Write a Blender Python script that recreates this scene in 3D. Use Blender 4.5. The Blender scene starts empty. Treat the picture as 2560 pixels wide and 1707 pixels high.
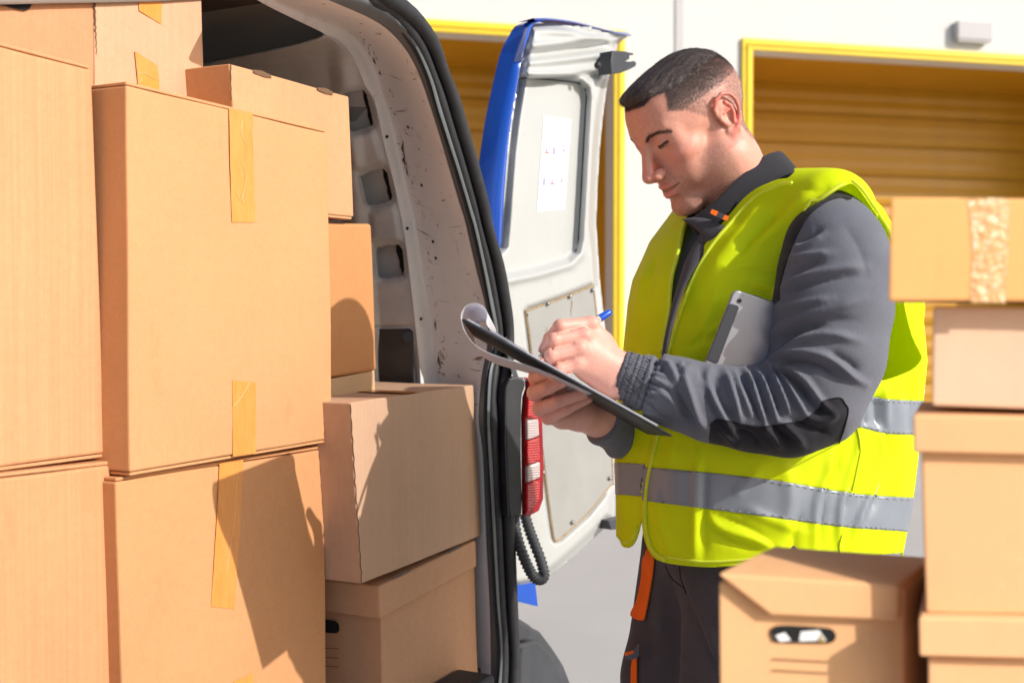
import bpy, bmesh, math, random
import numpy as np
from mathutils import Vector, Matrix
from mathutils.bvhtree import BVHTree
from mathutils import noise as mnoise
R = math.radians
scene = bpy.context.scene
COL = scene.collection
# ---------------------------------------------------------------- camera
F = 2850.0                      # focal length in pixels of a 2560 px wide frame
CZ = 1.32
TH = math.atan(68.0 / F)        # slight downward pitch
cam_d = bpy.data.cameras.new("Camera"); cam = bpy.data.objects.new("Camera", cam_d); COL.objects.link(cam)
cam.location = (0, 0, CZ); cam.rotation_euler = (math.pi/2 - TH, 0, 0)
cam_d.sensor_width = 36.0; cam_d.lens = F/2560*36.0; cam_d.clip_start = 0.05; cam_d.clip_end = 400
cam_d.dof.use_dof = True; cam_d.dof.focus_distance = 1.9; cam_d.dof.aperture_fstop = 4.4
scene.camera = cam
# ---------------------------------------------------------------- light
SUN_AZ = Vector((0.869, -0.494, 0)).normalized(); SUN_EL = R(30.5)
SL = Vector((SUN_AZ.x*math.cos(SUN_EL), SUN_AZ.y*math.cos(SUN_EL), math.sin(SUN_EL)))
w = bpy.data.worlds.new("World"); scene.world = w; w.use_nodes = True
nt = w.node_tree; nt.nodes.clear()
sky = nt.nodes.new("ShaderNodeTexSky"); sky.sky_type = 'NISHITA'; sky.sun_disc = False
sky.sun_elevation = SUN_EL; sky.sun_rotation = math.atan2(SL.x, SL.y); sky.air_density = 1.0; sky.dust_density = 2.5
bg = nt.nodes.new("ShaderNodeBackground"); bg.inputs[1].default_value = 0.15
wo = nt.nodes.new("ShaderNodeOutputWorld")
nt.links.new(sky.outputs[0], bg.inputs[0]); nt.links.new(bg.outputs[0], wo.inputs[0])
sd = bpy.data.lights.new("Sun", 'SUN'); sd.energy = 4.7; sd.angle = R(0.5); sd.color = (1.0, 0.94, 0.87)
sun = bpy.data.objects.new("Sun", sd); COL.objects.link(sun)
sun.rotation_euler = SL.to_track_quat('Z', 'Y').to_euler()
scene.view_settings.view_transform = 'Standard'; scene.view_settings.look = 'None'
scene.view_settings.exposure = -0.12; scene.view_settings.gamma = 1
scene.render.engine = 'CYCLES'
scene.cycles.use_denoising = True
scene.cycles.max_bounces = 8; scene.cycles.diffuse_bounces = 4
# ---------------------------------------------------------------- pixel -> world helpers
CAMV = Vector((0, 0, CZ)); CF = Vector((0, math.cos(TH), -math.sin(TH))); CU = Vector((0, math.sin(TH), math.cos(TH)))
def ray(px, py):
    return Vector((1, 0, 0))*((px-1280)/F) + CU*(-(py-853.5)/F) + CF
def P(px, py, Y):
    d = ray(px, py); return CAMV + d*(Y/d.y)
def PP(px, py, p0, n):
    d = ray(px, py); p0 = Vector(p0); n = Vector(n); return CAMV + d*((p0-CAMV).dot(n)/d.dot(n))
UD = Vector((0.446, 0.895, 0)).normalized(); ND = Vector((UD.y, -UD.x, 0))
def PW(px, py, w): return PP(px, py, ND*w, ND)
def VAN(u, w, z): return UD*u + ND*w + Vector((0, 0, z))
# ---------------------------------------------------------------- object helpers
MINV = {}
def thing(name, label, cat, loc=(0,0,0), rot=None, group=None, kind=None):
    o = bpy.data.objects.new(name, None); COL.objects.link(o)
    M = Matrix.Translation(Vector(loc))
    if rot is not None: M = M @ rot.to_4x4()
    o.matrix_world = M; MINV[o.name] = M.inverted(); o.empty_display_size = 0.1
    if label: o['label'] = label
    if cat: o['category'] = cat
    if group: o['group'] = group
    if kind: o['kind'] = kind
    return o
def link_mesh(name, me, mat, parent=None, smooth=False, label=None):
    o = bpy.data.objects.new(name, me); COL.objects.link(o)
    if mat is not None:
        for m in (mat if isinstance(mat, (list, tuple)) else [mat]): me.materials.append(m)
    if parent is not None:
        o.parent = parent; MINV[o.name] = MINV[parent.name]; me.transform(MINV[parent.name])
    if smooth: me.polygons.foreach_set('use_smooth', [True]*len(me.polygons))
    if label: o['label'] = label
    return o
def mesh(name, v, f, mat, parent=None, smooth=False, label=None):
    me = bpy.data.meshes.new(name)
    me.from_pydata([tuple(p) for p in v], [], [tuple(int(i) for i in q) for q in f]); me.update()
    return link_mesh(name, me, mat, parent, smooth, label)
def mod(o, t, **k):
    m = o.modifiers.new(t, t)
    for a, b in k.items(): setattr(m, a, b)
    return m
def hexa(c):    # 8 corners: bottom 4 (ccw) top 4
    return c, [(3,2,1,0),(4,5,6,7),(0,1,5,4),(1,2,6,5),(2,3,7,6),(3,0,4,7)]
def boxv(o, ax, ay, az):
    o = Vector(o); ax = Vector(ax); ay = Vector(ay); az = Vector(az)
    return hexa([o, o+ax, o+ax+ay, o+ay, o+az, o+ax+az, o+ax+ay+az, o+ay+az])
def merge(*parts):
    V = []; Fc = []
    for v, f in parts:
        k = len(V); V += [tuple(p) for p in v]; Fc += [tuple(i+k for i in q) for q in f]
    return V, Fc
def smooth_path(pts, n=8):
    p = np.array([tuple(q) for q in pts], float); out = []
    for i in range(len(p)-1):
        a = p[max(i-1,0)]; b = p[i]; c = p[i+1]; d = p[min(i+2,len(p)-1)]
        for k in range(n):
            t = k/n
            out.append(0.5*((2*b)+(c-a)*t+(2*a-5*b+4*c-d)*t*t+(-a+3*b-3*c+d)*t**3))
    out.append(p[-1]); return [Vector(q) for q in out]
def tube(pts, r, seg=10, closed=False, rib=0, ribn=6, flat=None):
    pts = [Vector(p) for p in pts]; V = []; Fc = []; n = len(pts); up = None
    for i, p in enumerate(pts):
        a = pts[(i-1) % n] if closed else pts[max(i-1, 0)]; b = pts[(i+1) % n] if closed else pts[min(i+1, n-1)]
        t = (b-a).normalized()
        if up is None: up = t.orthogonal().normalized()
        up = (up - t*up.dot(t)).normalized(); s = t.cross(up)
        rr = r[i] if hasattr(r, '__len__') else r
        if rib: rr *= 1+rib*math.sin(i*2*math.pi/ribn)
        for k in range(seg):
            an = 2*math.pi*k/seg; V.append(p + up*math.cos(an)*rr + s*math.sin(an)*rr)
    m = n if closed else n-1
    for i in range(m):
        for k in range(seg):
            a = i*seg+k; b = i*seg+(k+1) % seg; c = ((i+1) % n)*seg+(k+1) % seg; d = ((i+1) % n)*seg+k
            Fc.append((a, b, c, d))
    if not closed:
        Fc.append(tuple(range(seg-1, -1, -1))); Fc.append(tuple((n-1)*seg+k for k in range(seg)))
    return V, Fc
def loft(rails):
    n = len(rails[0]); V = [p for r in rails for p in r]; Fc = []
    for i in range(len(rails)-1):
        for k in range(n-1):
            Fc.append((i*n+k, i*n+k+1, (i+1)*n+k+1, (i+1)*n+k))
    return V, Fc
def prism(poly, off):
    n = len(poly); off = Vector(off); V = [Vector(p) for p in poly] + [Vector(p)+off for p in poly]
    Fc = [tuple(range(n)), tuple(range(2*n-1, n-1, -1))] + [(i, i+n, (i+1) % n+n, (i+1) % n) for i in range(n)]
    return V, Fc
def fixn(o):
    bm = bmesh.new(); bm.from_mesh(o.data); bmesh.ops.recalc_face_normals(bm, faces=bm.faces); bm.to_mesh(o.data); bm.free(); return o
def clip(V, T, f, keep_neg=True):
    """V (n,3) T (m,3) triangles, f (n,) scalar: keep f<0 with an exact cut"""
    V = np.asarray(V, float); T = np.asarray(T, int); f = np.asarray(f, float).copy()
    if not keep_neg: f = -f
    f[np.abs(f) < 1e-9] = -1e-9
    inside = f < 0; k = inside[T].sum(1); out = [T[k == 3]]
    newV = [V]; cache = {}; cnt = len(V); NV = []; src = []
    def cut(a, b):
        nonlocal cnt
        key = (a, b) if a < b else (b, a)
        if key in cache: return cache[key]
        t = f[a]/(f[a]-f[b]); NV.append(V[a]+(V[b]-V[a])*t); src.append((a, b, t)); cache[key] = cnt; cnt += 1
        return cnt-1
    ext = []
    for tri in T[(k == 1) | (k == 2)]:
        ins = [inside[i] for i in tri]
        if sum(ins) == 1:
            i = ins.index(True); a, b, c = tri[i], tri[(i+1) % 3], tri[(i+2) % 3]
            ext.append((a, cut(a, b), cut(a, c)))
        else:
            i = ins.index(False); a, b, c = tri[i], tri[(i+1) % 3], tri[(i+2) % 3]
            ab = cut(a, b); ac = cut(a, c); ext += [(ab, b, c), (ab, c, ac)]
    if NV: newV.append(np.array(NV))
    if ext: out.append(np.array(ext))
    V2 = np.vstack(newV); T2 = np.vstack(out)
    used = np.unique(T2); remap = -np.ones(len(V2), int); remap[used] = np.arange(len(used))
    return V2[used], remap[T2], (used, src, len(V))
def carry(A, info):     # carry a per-vertex attribute through clip
    used, src, n = info; A = np.asarray(A, float)
    if src:
        ex = np.array([A[a]+(A[b]-A[a])*t for a, b, t in src]); A = np.concatenate([A, ex])
    return A[used]
def psd(poly, X, Y):    # signed distance to polygon (neg inside)
    poly = np.asarray(poly, float); d = np.full(X.shape, 1e18); s = np.zeros(X.shape, int); n = len(poly)
    for i in range(n):
        a = poly[i]; b = poly[(i+1) % n]; ex, ey = b-a; wx = X-a[0]; wy = Y-a[1]
        t = np.clip((wx*ex+wy*ey)/(ex*ex+ey*ey+1e-12), 0, 1)
        d = np.minimum(d, (wx-ex*t)**2+(wy-ey*t)**2)
        c = ((a[1] <= Y) & (b[1] > Y)) | ((b[1] <= Y) & (a[1] > Y))
        xi = a[0]+(Y-a[1])/(b[1]-a[1]+1e-12)*(b[0]-a[0]); s += (c & (X < xi)).astype(int)
    return np.sqrt(d)*np.where(s % 2 == 1, -1, 1)
def spoly(poly, n=6):   # smooth closed polygon
    p = list(poly); q = smooth_path([Vector((x, y, 0)) for x, y in ([p[-1]]+p+[p[0], p[1]])], n)
    q = q[n:-n]; return [(v.x, v.y) for v in q][:-1]
def sst(a, b, x):
    t = np.clip((x-a)/(b-a), 0, 1); return t*t*(3-2*t)
def gridtri(nx, ny):
    i, j = np.meshgrid(np.arange(nx-1), np.arange(ny-1), indexing='ij'); a = (i*ny+j).ravel()
    return np.vstack([np.stack([a, a+ny, a+ny+1], 1), np.stack([a, a+ny+1, a+1], 1)])
# ---------------------------------------------------------------- materials
def new_mat(name):
    m = bpy.data.materials.new(name); m.use_nodes = True; t = m.node_tree; b = t.nodes['Principled BSDF']
    return m, t, b
def N(t, typ, **k):
    n = t.nodes.new(typ)
    for a, b in k.items():
        if a[0] == 'i' and a[1:].isdigit(): n.inputs[int(a[1:])].default_value = b
        else: setattr(n, a, b)
    return n
def coords(t, scale=(1,1,1), kind='Object', rot=(0,0,0)):
    c = N(t, 'ShaderNodeTexCoord'); m = N(t, 'ShaderNodeMapping'); m.inputs[3].default_value = scale; m.inputs[2].default_value = rot
    t.links.new(c.outputs[kind], m.inputs[0]); return m.outputs[0]
def noise(t, vec, sc, det=3, rough=.55):
    n = N(t, 'ShaderNodeTexNoise'); n.inputs['Scale'].default_value = sc; n.inputs['Detail'].default_value = det; n.inputs['Roughness'].default_value = rough
    t.links.new(vec, n.inputs['Vector']); return n.outputs[0]
def mathn(t, op, a, b=None):
    n = N(t, 'ShaderNodeMath', operation=op)
    for i, x in enumerate((a, b)):
        if x is None: continue
        if isinstance(x, (int, float)): n.inputs[i].default_value = x
        else: t.links.new(x, n.inputs[i])
    return n.outputs[0]
def ramp(t, fac, lo, hi, clampv=True):
    n = N(t, 'ShaderNodeMapRange'); n.clamp = clampv; t.links.new(fac, n.inputs[0])
    n.inputs[1].default_value = lo; n.inputs[2].default_value = hi; return n.outputs[0]
def mix(t, fac, a, b, mode='MIX'):
    n = N(t, 'ShaderNodeMix', data_type='RGBA', blend_type=mode)
    for s, x in ((0, fac), (6, a), (7, b)):
        if isinstance(x, (int, float)): n.inputs[s].default_value = x
        elif isinstance(x, tuple): n.inputs[s].default_value = tuple(x)+(1,) if len(x) == 3 else x
        else: t.links.new(x, n.inputs[s])
    return n.outputs[2]
def bump(t, b, h, strength=.3, dist=.001):
    n = N(t, 'ShaderNodeBump'); n.inputs['Strength'].default_value = strength; n.inputs['Distance'].default_value = dist
    t.links.new(h, n.inputs['Height']); t.links.new(n.outputs[0], b.inputs['Normal']); return n
def simple(name, col, rough=.5, metal=0, var=.06, nsc=30, bs=.0, spec=.5, coat=0, stretch=(1,1,1)):
    m, t, b = new_mat(name); c = coords(t, stretch); n = noise(t, c, nsc, 5)
    k = ramp(t, n, .3, .7); dark = tuple(x*(1-var) for x in col); lite = tuple(min(1, x*(1+var)) for x in col)
    t.links.new(mix(t, k, dark, lite), b.inputs['Base Color'])
    b.inputs['Roughness'].default_value = rough; b.inputs['Metallic'].default_value = metal; b.inputs['Specular IOR Level'].default_value = spec
    if coat: b.inputs['Coat Weight'].default_value = coat; b.inputs['Coat Roughness'].default_value = .08
    if bs: bump(t, b, noise(t, c, nsc*4, 3), bs, .002)
    return m
def cardboard(name, col, corr=.5, seed=0, fiber=1.0):
    m, t, b = new_mat(name)
    c0 = N(t, 'ShaderNodeTexCoord'); mp = N(t, 'ShaderNodeMapping'); mp.inputs[1].default_value = (seed*1.7, seed*.9, seed*2.3); t.links.new(c0.outputs['Object'], mp.inputs[0]); v = mp.outputs[0]
    big = ramp(t, noise(t, v, 3.5, 4), .3, .7)
    def sc(s):
        q = N(t, 'ShaderNodeMapping'); q.inputs[3].default_value = s; t.links.new(v, q.inputs[0]); return q.outputs[0]
    fib = ramp(t, noise(t, sc((1, 1, .7)), 260, 5, .75), .3, .7)
    mot = ramp(t, noise(t, v, 55, 8, .75), .3, .7)
    lines = ramp(t, noise(t, sc((1, 1, .012)), 170, 2, .6), .34, .66)
    wide = ramp(t, noise(t, sc((1, 1, .01)), 24, 3, .6), .34, .66)
    a = mix(t, big, tuple(x*.94 for x in col), tuple(min(1, x*1.05) for x in col))
    a = mix(t, mathn(t, 'MULTIPLY', mot, .24*fiber), a, (col[0]*.66, col[1]*.55, col[2]*.45))
    a = mix(t, mathn(t, 'MULTIPLY', fib, .20*fiber), a, (min(1, col[0]*1.35), min(1, col[1]*1.45), min(1, col[2]*1.6)))
    a = mix(t, mathn(t, 'MULTIPLY', lines, .22*corr), a, (col[0]*.62, col[1]*.5, col[2]*.4))
    a = mix(t, mathn(t, 'MULTIPLY', wide, .08*corr), a, (col[0]*.72, col[1]*.6, col[2]*.5))
    a = mix(t, mathn(t, 'MULTIPLY', ramp(t, noise(t, sc((1, 1, .3)), 14, 7, .75), .60, .72), .22), a, (col[0]*.62, col[1]*.5, col[2]*.4))
    a = mix(t, mathn(t, 'MULTIPLY', ramp(t, noise(t, sc((.2, .2, 1)), 120, 4, .8), .66, .72), .30), a, (min(1, col[0]*1.3), min(1, col[1]*1.4), min(1, col[2]*1.6)))
    t.links.new(a, b.inputs['Base Color']); b.inputs['Roughness'].default_value = .82; b.inputs['Specular IOR Level'].default_value = .25
    h = mathn(t, 'ADD', mathn(t, 'MULTIPLY', lines, corr), mathn(t, 'ADD', mathn(t, 'MULTIPLY', wide, corr*.8), mathn(t, 'MULTIPLY', fib, .35)))
    bump(t, b, h, .35, .0008)
    return m
M = {}
# ================================================================ SETTING: ground and warehouse
def mat_asphalt():
    m, t, b = new_mat('asphalt'); c = coords(t)
    a = mix(t, ramp(t, noise(t, c, 1.2, 5), .3, .7), (.36, .345, .335), (.43, .415, .405))
    a = mix(t, ramp(t, noise(t, c, 260, 3, .7), .38, .66), a, (.52, .51, .50)); a = mix(t, ramp(t, noise(t, c, 190, 3, .7), .60, .72), a, (.22, .21, .21))
    t.links.new(a, b.inputs['Base Color']); b.inputs['Roughness'].default_value = .9
    bump(t, b, noise(t, c, 300, 3), .5, .004); return m
M['asphalt'] = mat_asphalt()
g = mesh('ground', [(-150,-60,0),(150,-60,0),(150,160,0),(-150,160,0)], [(0,1,2,3)], M['asphalt']); g['kind'] = 'structure'
ea = math.atan(.24); EB = Vector((math.cos(ea), math.sin(ea), 0)); NB = Vector((math.sin(ea), -math.cos(ea), 0)); OB = Vector((0, 12.0, 0))
def WB(s, z, out=0): return OB + EB*s + NB*out + Vector((0, 0, z))
def sB(px, py):
    q = PP(px, py, OB, NB); return (q-OB).dot(EB), q.z
M['wallpaint'] = simple('wall_paint', (.635,.635,.62), .75, var=.02, nsc=2)
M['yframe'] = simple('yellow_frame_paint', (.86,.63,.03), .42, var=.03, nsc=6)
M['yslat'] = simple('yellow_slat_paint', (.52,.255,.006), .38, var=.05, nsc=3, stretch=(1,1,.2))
M['ygroove'] = simple('slat_groove', (.42,.22,.01), .6)
M['joint'] = simple('grey_joint', (.50,.49,.49), .6, var=.03)
M['lampgrey'] = simple('lamp_grey', (.46,.45,.46), .5, var=.03)
bld = thing('warehouse_building', 'pale warehouse wall with two yellow framed roller doors behind the man', 'warehouse', (0,12,0))
sL1 = sB(1532, 400)[0]; zT1 = sB(1540, 108)[1]; sR0 = sB(1878, 300)[0]; zT2 = sB(1900, 128)[1]; sL0 = sL1-5.0; sR1 = sR0+5.4
REC = 1.6; ZT = 9.0; parts = []
def wallpanel(s0, s1, z0, z1): return boxv(WB(s0, z0, -.25), EB*(s1-s0), NB*.25, (0,0,z1-z0))
mesh('wall', *merge(wallpanel(-22, sL0, 0, ZT), wallpanel(sL0, sL1, zT1, ZT), wallpanel(sL1, sR0, 0, ZT), wallpanel(sR0, sR1, zT2, ZT), wallpanel(sR1, 26, 0, ZT)), M['wallpaint'], bld)
def rdoor(s0, s1, zt):
    # reveal, frame, slatted curtain
    rv = merge(boxv(WB(s0-.06, 0, -.25-REC), EB*.06, NB*REC, (0,0,zt+.06)), boxv(WB(s1, 0, -.25-REC), EB*.06, NB*REC, (0,0,zt+.06)), boxv(WB(s0, zt, -.25-REC), EB*(s1-s0), NB*REC, (0,0,.06)))
    fr = []
    bw = .125
    for a, b_ in ((s0-bw, s0+.0), (s1, s1+bw)):
        fr.append(boxv(WB(a, 0, .003), EB*(b_-a), NB*.04, (0,0,zt))); fr.append(boxv(WB(a+.05, 0, .043), EB*(b_-a-.1), NB*.02, (0,0,zt+.05)))
    fr.append(boxv(WB(s0-bw, zt, .003), EB*(s1-s0+2*bw), NB*.04, (0,0,bw))); fr.append(boxv(WB(s0-bw+.05, zt+.05, .043), EB*(s1-s0+2*bw-.1), NB*.02, (0,0,bw-.1)))
    o = mesh('door_frame', *merge(*fr), M['yframe'], bld); mod(o, 'BEVEL', width=.01, segments=2)
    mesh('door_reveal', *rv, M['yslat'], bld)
    prof = []; per = .385; z = 0
    while z < zt+.2:
        prof += [(z, 0, 0), (z+.012, -.022, 1), (z+.034, -.022, 1), (z+.046, 0, 0), (z+.12, .012, 0), (z+.2, .003, 0), (z+.28, .012, 0)]; z += per
    V = []; Fc = []; mi = []
    for i, (zz, d, k) in enumerate(prof):
        V += [WB(s0-.1, zz, -REC+.02+d), WB(s1+.1, zz, -REC+.02+d)]
        if i: Fc.append((2*i-2, 2*i-1, 2*i+1, 2*i)); mi.append(1 if (k and prof[i-1][2]) else 0)
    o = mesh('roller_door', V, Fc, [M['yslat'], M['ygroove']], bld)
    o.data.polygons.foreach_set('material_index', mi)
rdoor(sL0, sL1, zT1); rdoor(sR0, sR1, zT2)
j0 = sB(1697, 300)[0]
o = mesh('wall_joint', *boxv(WB(j0-.045, 0, .003), EB*.09, NB*.012, (0,0,ZT)), M['joint'], bld)
q0 = sB(2382, 57); q1 = sB(2468, 108)
wl = thing('wall_lamp', 'small pale grey box lamp fixed on the white wall above the right roller door', 'wall lamp', tuple(WB(q0[0], q1[1], .0)))
o = mesh('housing', *merge(boxv(WB(q0[0], q1[1], .003), EB*(q1[0]-q0[0]), NB*.10, (0,0,q0[1]-q1[1]))), M['lampgrey'], wl); mod(o, 'BEVEL', width=.012, segments=2)
o = mesh('lens', *boxv(WB(q0[0]+.02, q1[1]-.022, .02), EB*(q1[0]-q0[0]-.04), NB*.07, (0,0,.02)), M['joint'], wl)

# ================================================================ VAN
M['vanwhite'] = simple('van_white_paint', (.46,.475,.47), .32, var=.03, nsc=5, coat=.3)
_m = M['vanwhite']; _t = _m.node_tree; _b = _t.nodes['Principled BSDF']; _old = _b.inputs['Base Color'].links[0].from_socket; _c = coords(_t)
_g = mix(_t, mathn(_t, 'MULTIPLY', ramp(_t, noise(_t, _c, 7, 7, .72), .56, .72), .32), _old, (.34,.29,.23))
_g = mix(_t, mathn(_t, 'MULTIPLY', ramp(_t, noise(_t, _c, 70, 5, .8), .66, .70), .5), _g, (.2,.16,.13))
_t.links.new(_g, _b.inputs['Base Color'])
M['vanblue'] = simple('van_blue_paint', (.006,.075,.46), .3, var=.05, nsc=8, coat=.4)
M['rubber'] = simple('black_rubber', (.022,.023,.028), .58, var=.25, nsc=60, bs=.1, spec=.5)
M['blackplastic'] = simple('black_plastic', (.028,.030,.036), .5, var=.3, nsc=14, bs=.15)
M['bumperplastic'] = simple('grey_bumper_plastic', (.045,.049,.058), .5, var=.2, nsc=10, bs=.2)
M['liner'] = simple('dark_roof_liner', (.15,.115,.10), .8, var=.15, nsc=6)
M['darkpanel'] = simple('dark_panel', (.07,.065,.068), .6, var=.2, nsc=14)
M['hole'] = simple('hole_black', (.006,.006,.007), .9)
M['greyboard'] = simple('grey_board', (.31,.31,.30), .6, var=.05, nsc=12)
M['steel'] = simple('steel', (.35,.35,.36), .35, metal=.8)
def mat_pillar():
    m, t, b = new_mat('scuffed_beige_paint'); c = coords(t)
    a = mix(t, ramp(t, noise(t, c, 5, 4), .3, .7), (.78,.765,.765), (.87,.86,.86))
    a = mix(t, mathn(t, 'MULTIPLY', ramp(t, noise(t, c, 26, 6, .75), .62, .76), .75), a, (.28,.19,.12))
    a = mix(t, mathn(t, 'MULTIPLY', ramp(t, noise(t, c, 95, 5, .8), .655, .70), .8), a, (.07,.055,.05))
    a = mix(t, mathn(t, 'MULTIPLY', ramp(t, noise(t, c, 11, 5, .7), .60, .74), .45), a, (.42,.30,.2))
    s = coords(t, (14, 14, 150)); a = mix(t, mathn(t, 'MULTIPLY', ramp(t, noise(t, s, 1, 3, .8), .70, .73), .55), a, (.2,.15,.13))
    t.links.new(a, b.inputs['Base Color']); b.inputs['Roughness'].default_value = .45; bump(t, b, noise(t, c, 9, 2), .25, .006); return m
M['pillar'] = mat_pillar()
M['innerwall'] = simple('inner_wall_paint', (.62,.62,.625), .5, var=.12, nsc=18, bs=.1)
van = thing('cargo_van', 'white and blue cargo van seen from its open rear, loaded with cardboard boxes', 'van', tuple(VAN(1.3, -1.2, 0)))
YS = list(range(-60, 1761, 20))
def rail(pts, w):
    """pts: pixel control points from top to bottom; returns world points on the plane w"""
    p = sorted(pts, key=lambda q: q[1]); ys = [q[1] for q in p]; xs = [q[0] for q in p]
    sp = smooth_path([Vector((x, y, 0)) for x, y in p], 8); yy = np.array([v.y for v in sp]); xx = np.array([v.x for v in sp])
    o = np.argsort(yy)
    X = np.interp(YS, yy[o], xx[o]); return [PW(x, y, w(y) if callable(w) else w) for x, y in zip(X, YS)], X
seal_out = [(905,-60),(977,0),(1018,31),(1052,68),(1082,116),(1106,184),(1130,245),(1154,327),(1174,395),(1205,510),(1216,565),(1243,664),(1258,745),(1268,817),(1268,890),(1258,950),(1253,1000),(1258,1045),(1267,1271),(1276,1496),(1284,1654),(1280,1760)]
seal_in = [(835,-60),(909,0),(950,24),(990,61),(1024,109),(1045,146),(1069,204),(1089,272),(1116,357),(1143,442),(1169,530),(1182,576),(1205,680),(1220,756),(1234,833),(1231,879),(1217,940),(1212,1050),(1218,1160),(1224,1271),(1236,1496),(1245,1631),(1236,1760)]
fl_in = [(690,-60),(820,0),(943,54),(1004,109),(1038,163),(1065,231),(1099,337),(1130,442),(1157,533),(1163,550),(1189,664),(1209,741),(1219,794),(1219,863),(1205,940),(1197,1050),(1208,1135),(1217,1361),(1226,1541),(1229,1760)]
pil_in = [(600,-60),(690,0),(800,45),(868,78),(912,122),(943,184),(963,245),(980,292),(1004,391),(1018,459),(1040,546),(1055,641),(1071,741),(1082,814),(1090,909),(1094,961),(1105,1300),(1112,1760)]
strip_in = [(560,-60),(640,0),(760,60),(830,95),(885,150),(912,214),(936,252),(963,374),(983,450),(1010,580),(1025,695),(1038,810),(1052,961),(1062,1300),(1070,1760)]
W_S = -1.10
r_so, X_so = rail(seal_out, W_S+.0); r_si, X_si = rail(seal_in, W_S-.01); r_fl, _ = rail(fl_in, W_S-.03); r_pl, _ = rail(pil_in, -1.27); r_st, _ = rail(strip_in, -1.29)
def lerp_rail(a, b, t, push=0):
    return [p+(q-p)*t+ND*push for p, q in zip(a, b)]
# rubber door seal: two beads
bead1 = lerp_rail(r_so, r_si, .24, .012); bead2 = lerp_rail(r_so, r_si, .70, .004)
wd = [(a-b).length for a, b in zip(r_so, r_si)]
ctr = VAN(1.35, W_S, 1.25)
def cont(path):          # continue the opening ring over the roof, down the near side and along the sill
    p0 = path[0]; u0, z0 = p0.dot(UD), p0.z; w0 = p0.dot(ND); pts = []
    for u, z in ((1.62, 2.03), (1.35, 2.045), (1.0, 2.04), (.75, 2.0), (.60, 1.86), (.53, 1.6), (.50, 1.2), (.50, .8), (.52, .6)): pts.append(VAN(u, w0, z))
    return [p for p in smooth_path([p0]+pts, 4)][::-1]
se = []
for bd, k in ((bead1, .23), (bead2, .17)):
    ex = cont(bd); pth = ex[:-1]+bd; rr = [wd[0]*k]*(len(ex)-1)+[x*k for x in wd]
    se.append(tube(pth, rr, 12))
basestrip = loft([lerp_rail(r_so, r_si, t, p) for t, p in ((-.02,-.015), (.0,.004), (.5,.0), (1.0,.001), (1.01,-.003))])
mesh('door_seal', *merge(*se, basestrip), M['rubber'], van, True)
# flange and pillar
fl = loft([lerp_rail(r_si, r_fl, t, p) for t, p in ((-.1,.004), (.15,.014), (.45,.014), (.8,.008), (1,0))])
M['flangegrey'] = simple('flange_grey_paint', (.13,.145,.155), .45)
mesh('opening_flange', *fl, M['flangegrey'], van, True)
fl_b = [p-ND*.001 for p in r_fl]
pr = [fl_b, lerp_rail(fl_b, r_pl, .05, -.004), lerp_rail(fl_b, r_pl, .35, .0), lerp_rail(fl_b, r_pl, .65, .004), lerp_rail(fl_b, r_pl, .93, .006), r_pl, [p-ND*.012+UD*.012 for p in r_pl], lerp_rail(r_pl, r_st, .6, 0), r_st]
pillar = mesh('rear_pillar', *loft(pr), M['pillar'], van, True)
mod(pillar, 'SUBSURF', levels=1, render_levels=1)
lp_ = spoly([(470,160),(560,148),(660,128),(760,105),(808,88),(814,66),(770,36),(700,4),(620,-40),(470,-60),(440,60)], 5)
# inner wall relief, in a plane turned slightly from the van's side
_z = np.array([p.z for p in r_st]); _u = np.array([p.dot(UD) for p in r_st]); _o = np.argsort(_z)
UW = 2.11
def UWf(z): return float(np.interp(z, _z[_o], _u[_o]))+.008
def wallp(px, py, du=0):
    u = 2.1
    for _ in range(16):
        q = PP(px, py, UD*u, UD); u = .5*u+.5*(UWf(q.z)+du)
    return q
px_a = np.arange(470, 1062, 4); py_a = np.arange(-40, 1200, 4)
stx = np.interp(py_a, YS, [float(x) for x in rail(strip_in, -1.29)[1]])
slots = [[(862,232),(880,226),(908,222),(917,232),(932,292),(935,312),(925,318),(885,330),(862,326)],
         [(902,440),(922,428),(960,420),(970,432),(982,488),(980,500),(966,507),(925,514),(916,505),(905,460)],
         [(942,620),(958,614),(998,610),(1008,622),(1013,672),(1010,688),(998,692),(956,697),(946,690)]]
slots = [[(x-0, y) for x, y in s] for s in slots]
gx, gy = np.meshgrid(px_a, py_a, indexing='ij'); T = gridtri(*gx.shape); gx = gx.ravel().astype(float); gy = gy.ravel().astype(float)
hgt = np.zeros(len(gx))
for s in slots: hgt += .010*(1-sst(0, 14, psd(s, gx, gy)))
for pl in ([(925,535),(950,520),(985,512),(996,530),(1004,590),(1000,600),(960,602),(930,600)], [(870,345),(935,325),(960,400),(900,425),(885,420)]):
    hgt -= .012*(1-sst(-12, 6, psd(pl, gx, gy)))
panel = [(880,820),(1028,814),(1036,824),(1048,1200),(880,1200)]
hgt += .008*(1-sst(-2, 8, np.abs(psd(panel, gx, gy)))); 
hgt -= .02*(1-sst(0, 40, np.abs(gx-(870+(gy-300)*.09))))*((gx < 950))
V = np.array([wallp(x, y, h) for x, y, h in zip(gx, gy, hgt)])
fld = np.minimum.reduce([psd(s, gx, gy) for s in slots])
V1, T1, inf = clip(V, T, -fld)
gx1 = carry(gx, inf); gy1 = carry(gy, inf)
f2 = gx1-np.interp(gy1, YS, rail(strip_in, -1.29)[1])-3
V2, T2, i2 = clip(V1, T1, f2); gx2 = carry(gx1, i2); gy2 = carry(gy1, i2)
cut_ = np.minimum(psd(lp_, gx2, gy2), np.where(gx2 < 800, gy2-np.interp(gx2, [0,440,560,660,760,800], [170,163,149,129,106,60]), 99))
V2, T2, _ = clip(V2, T2, -cut_)
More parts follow.
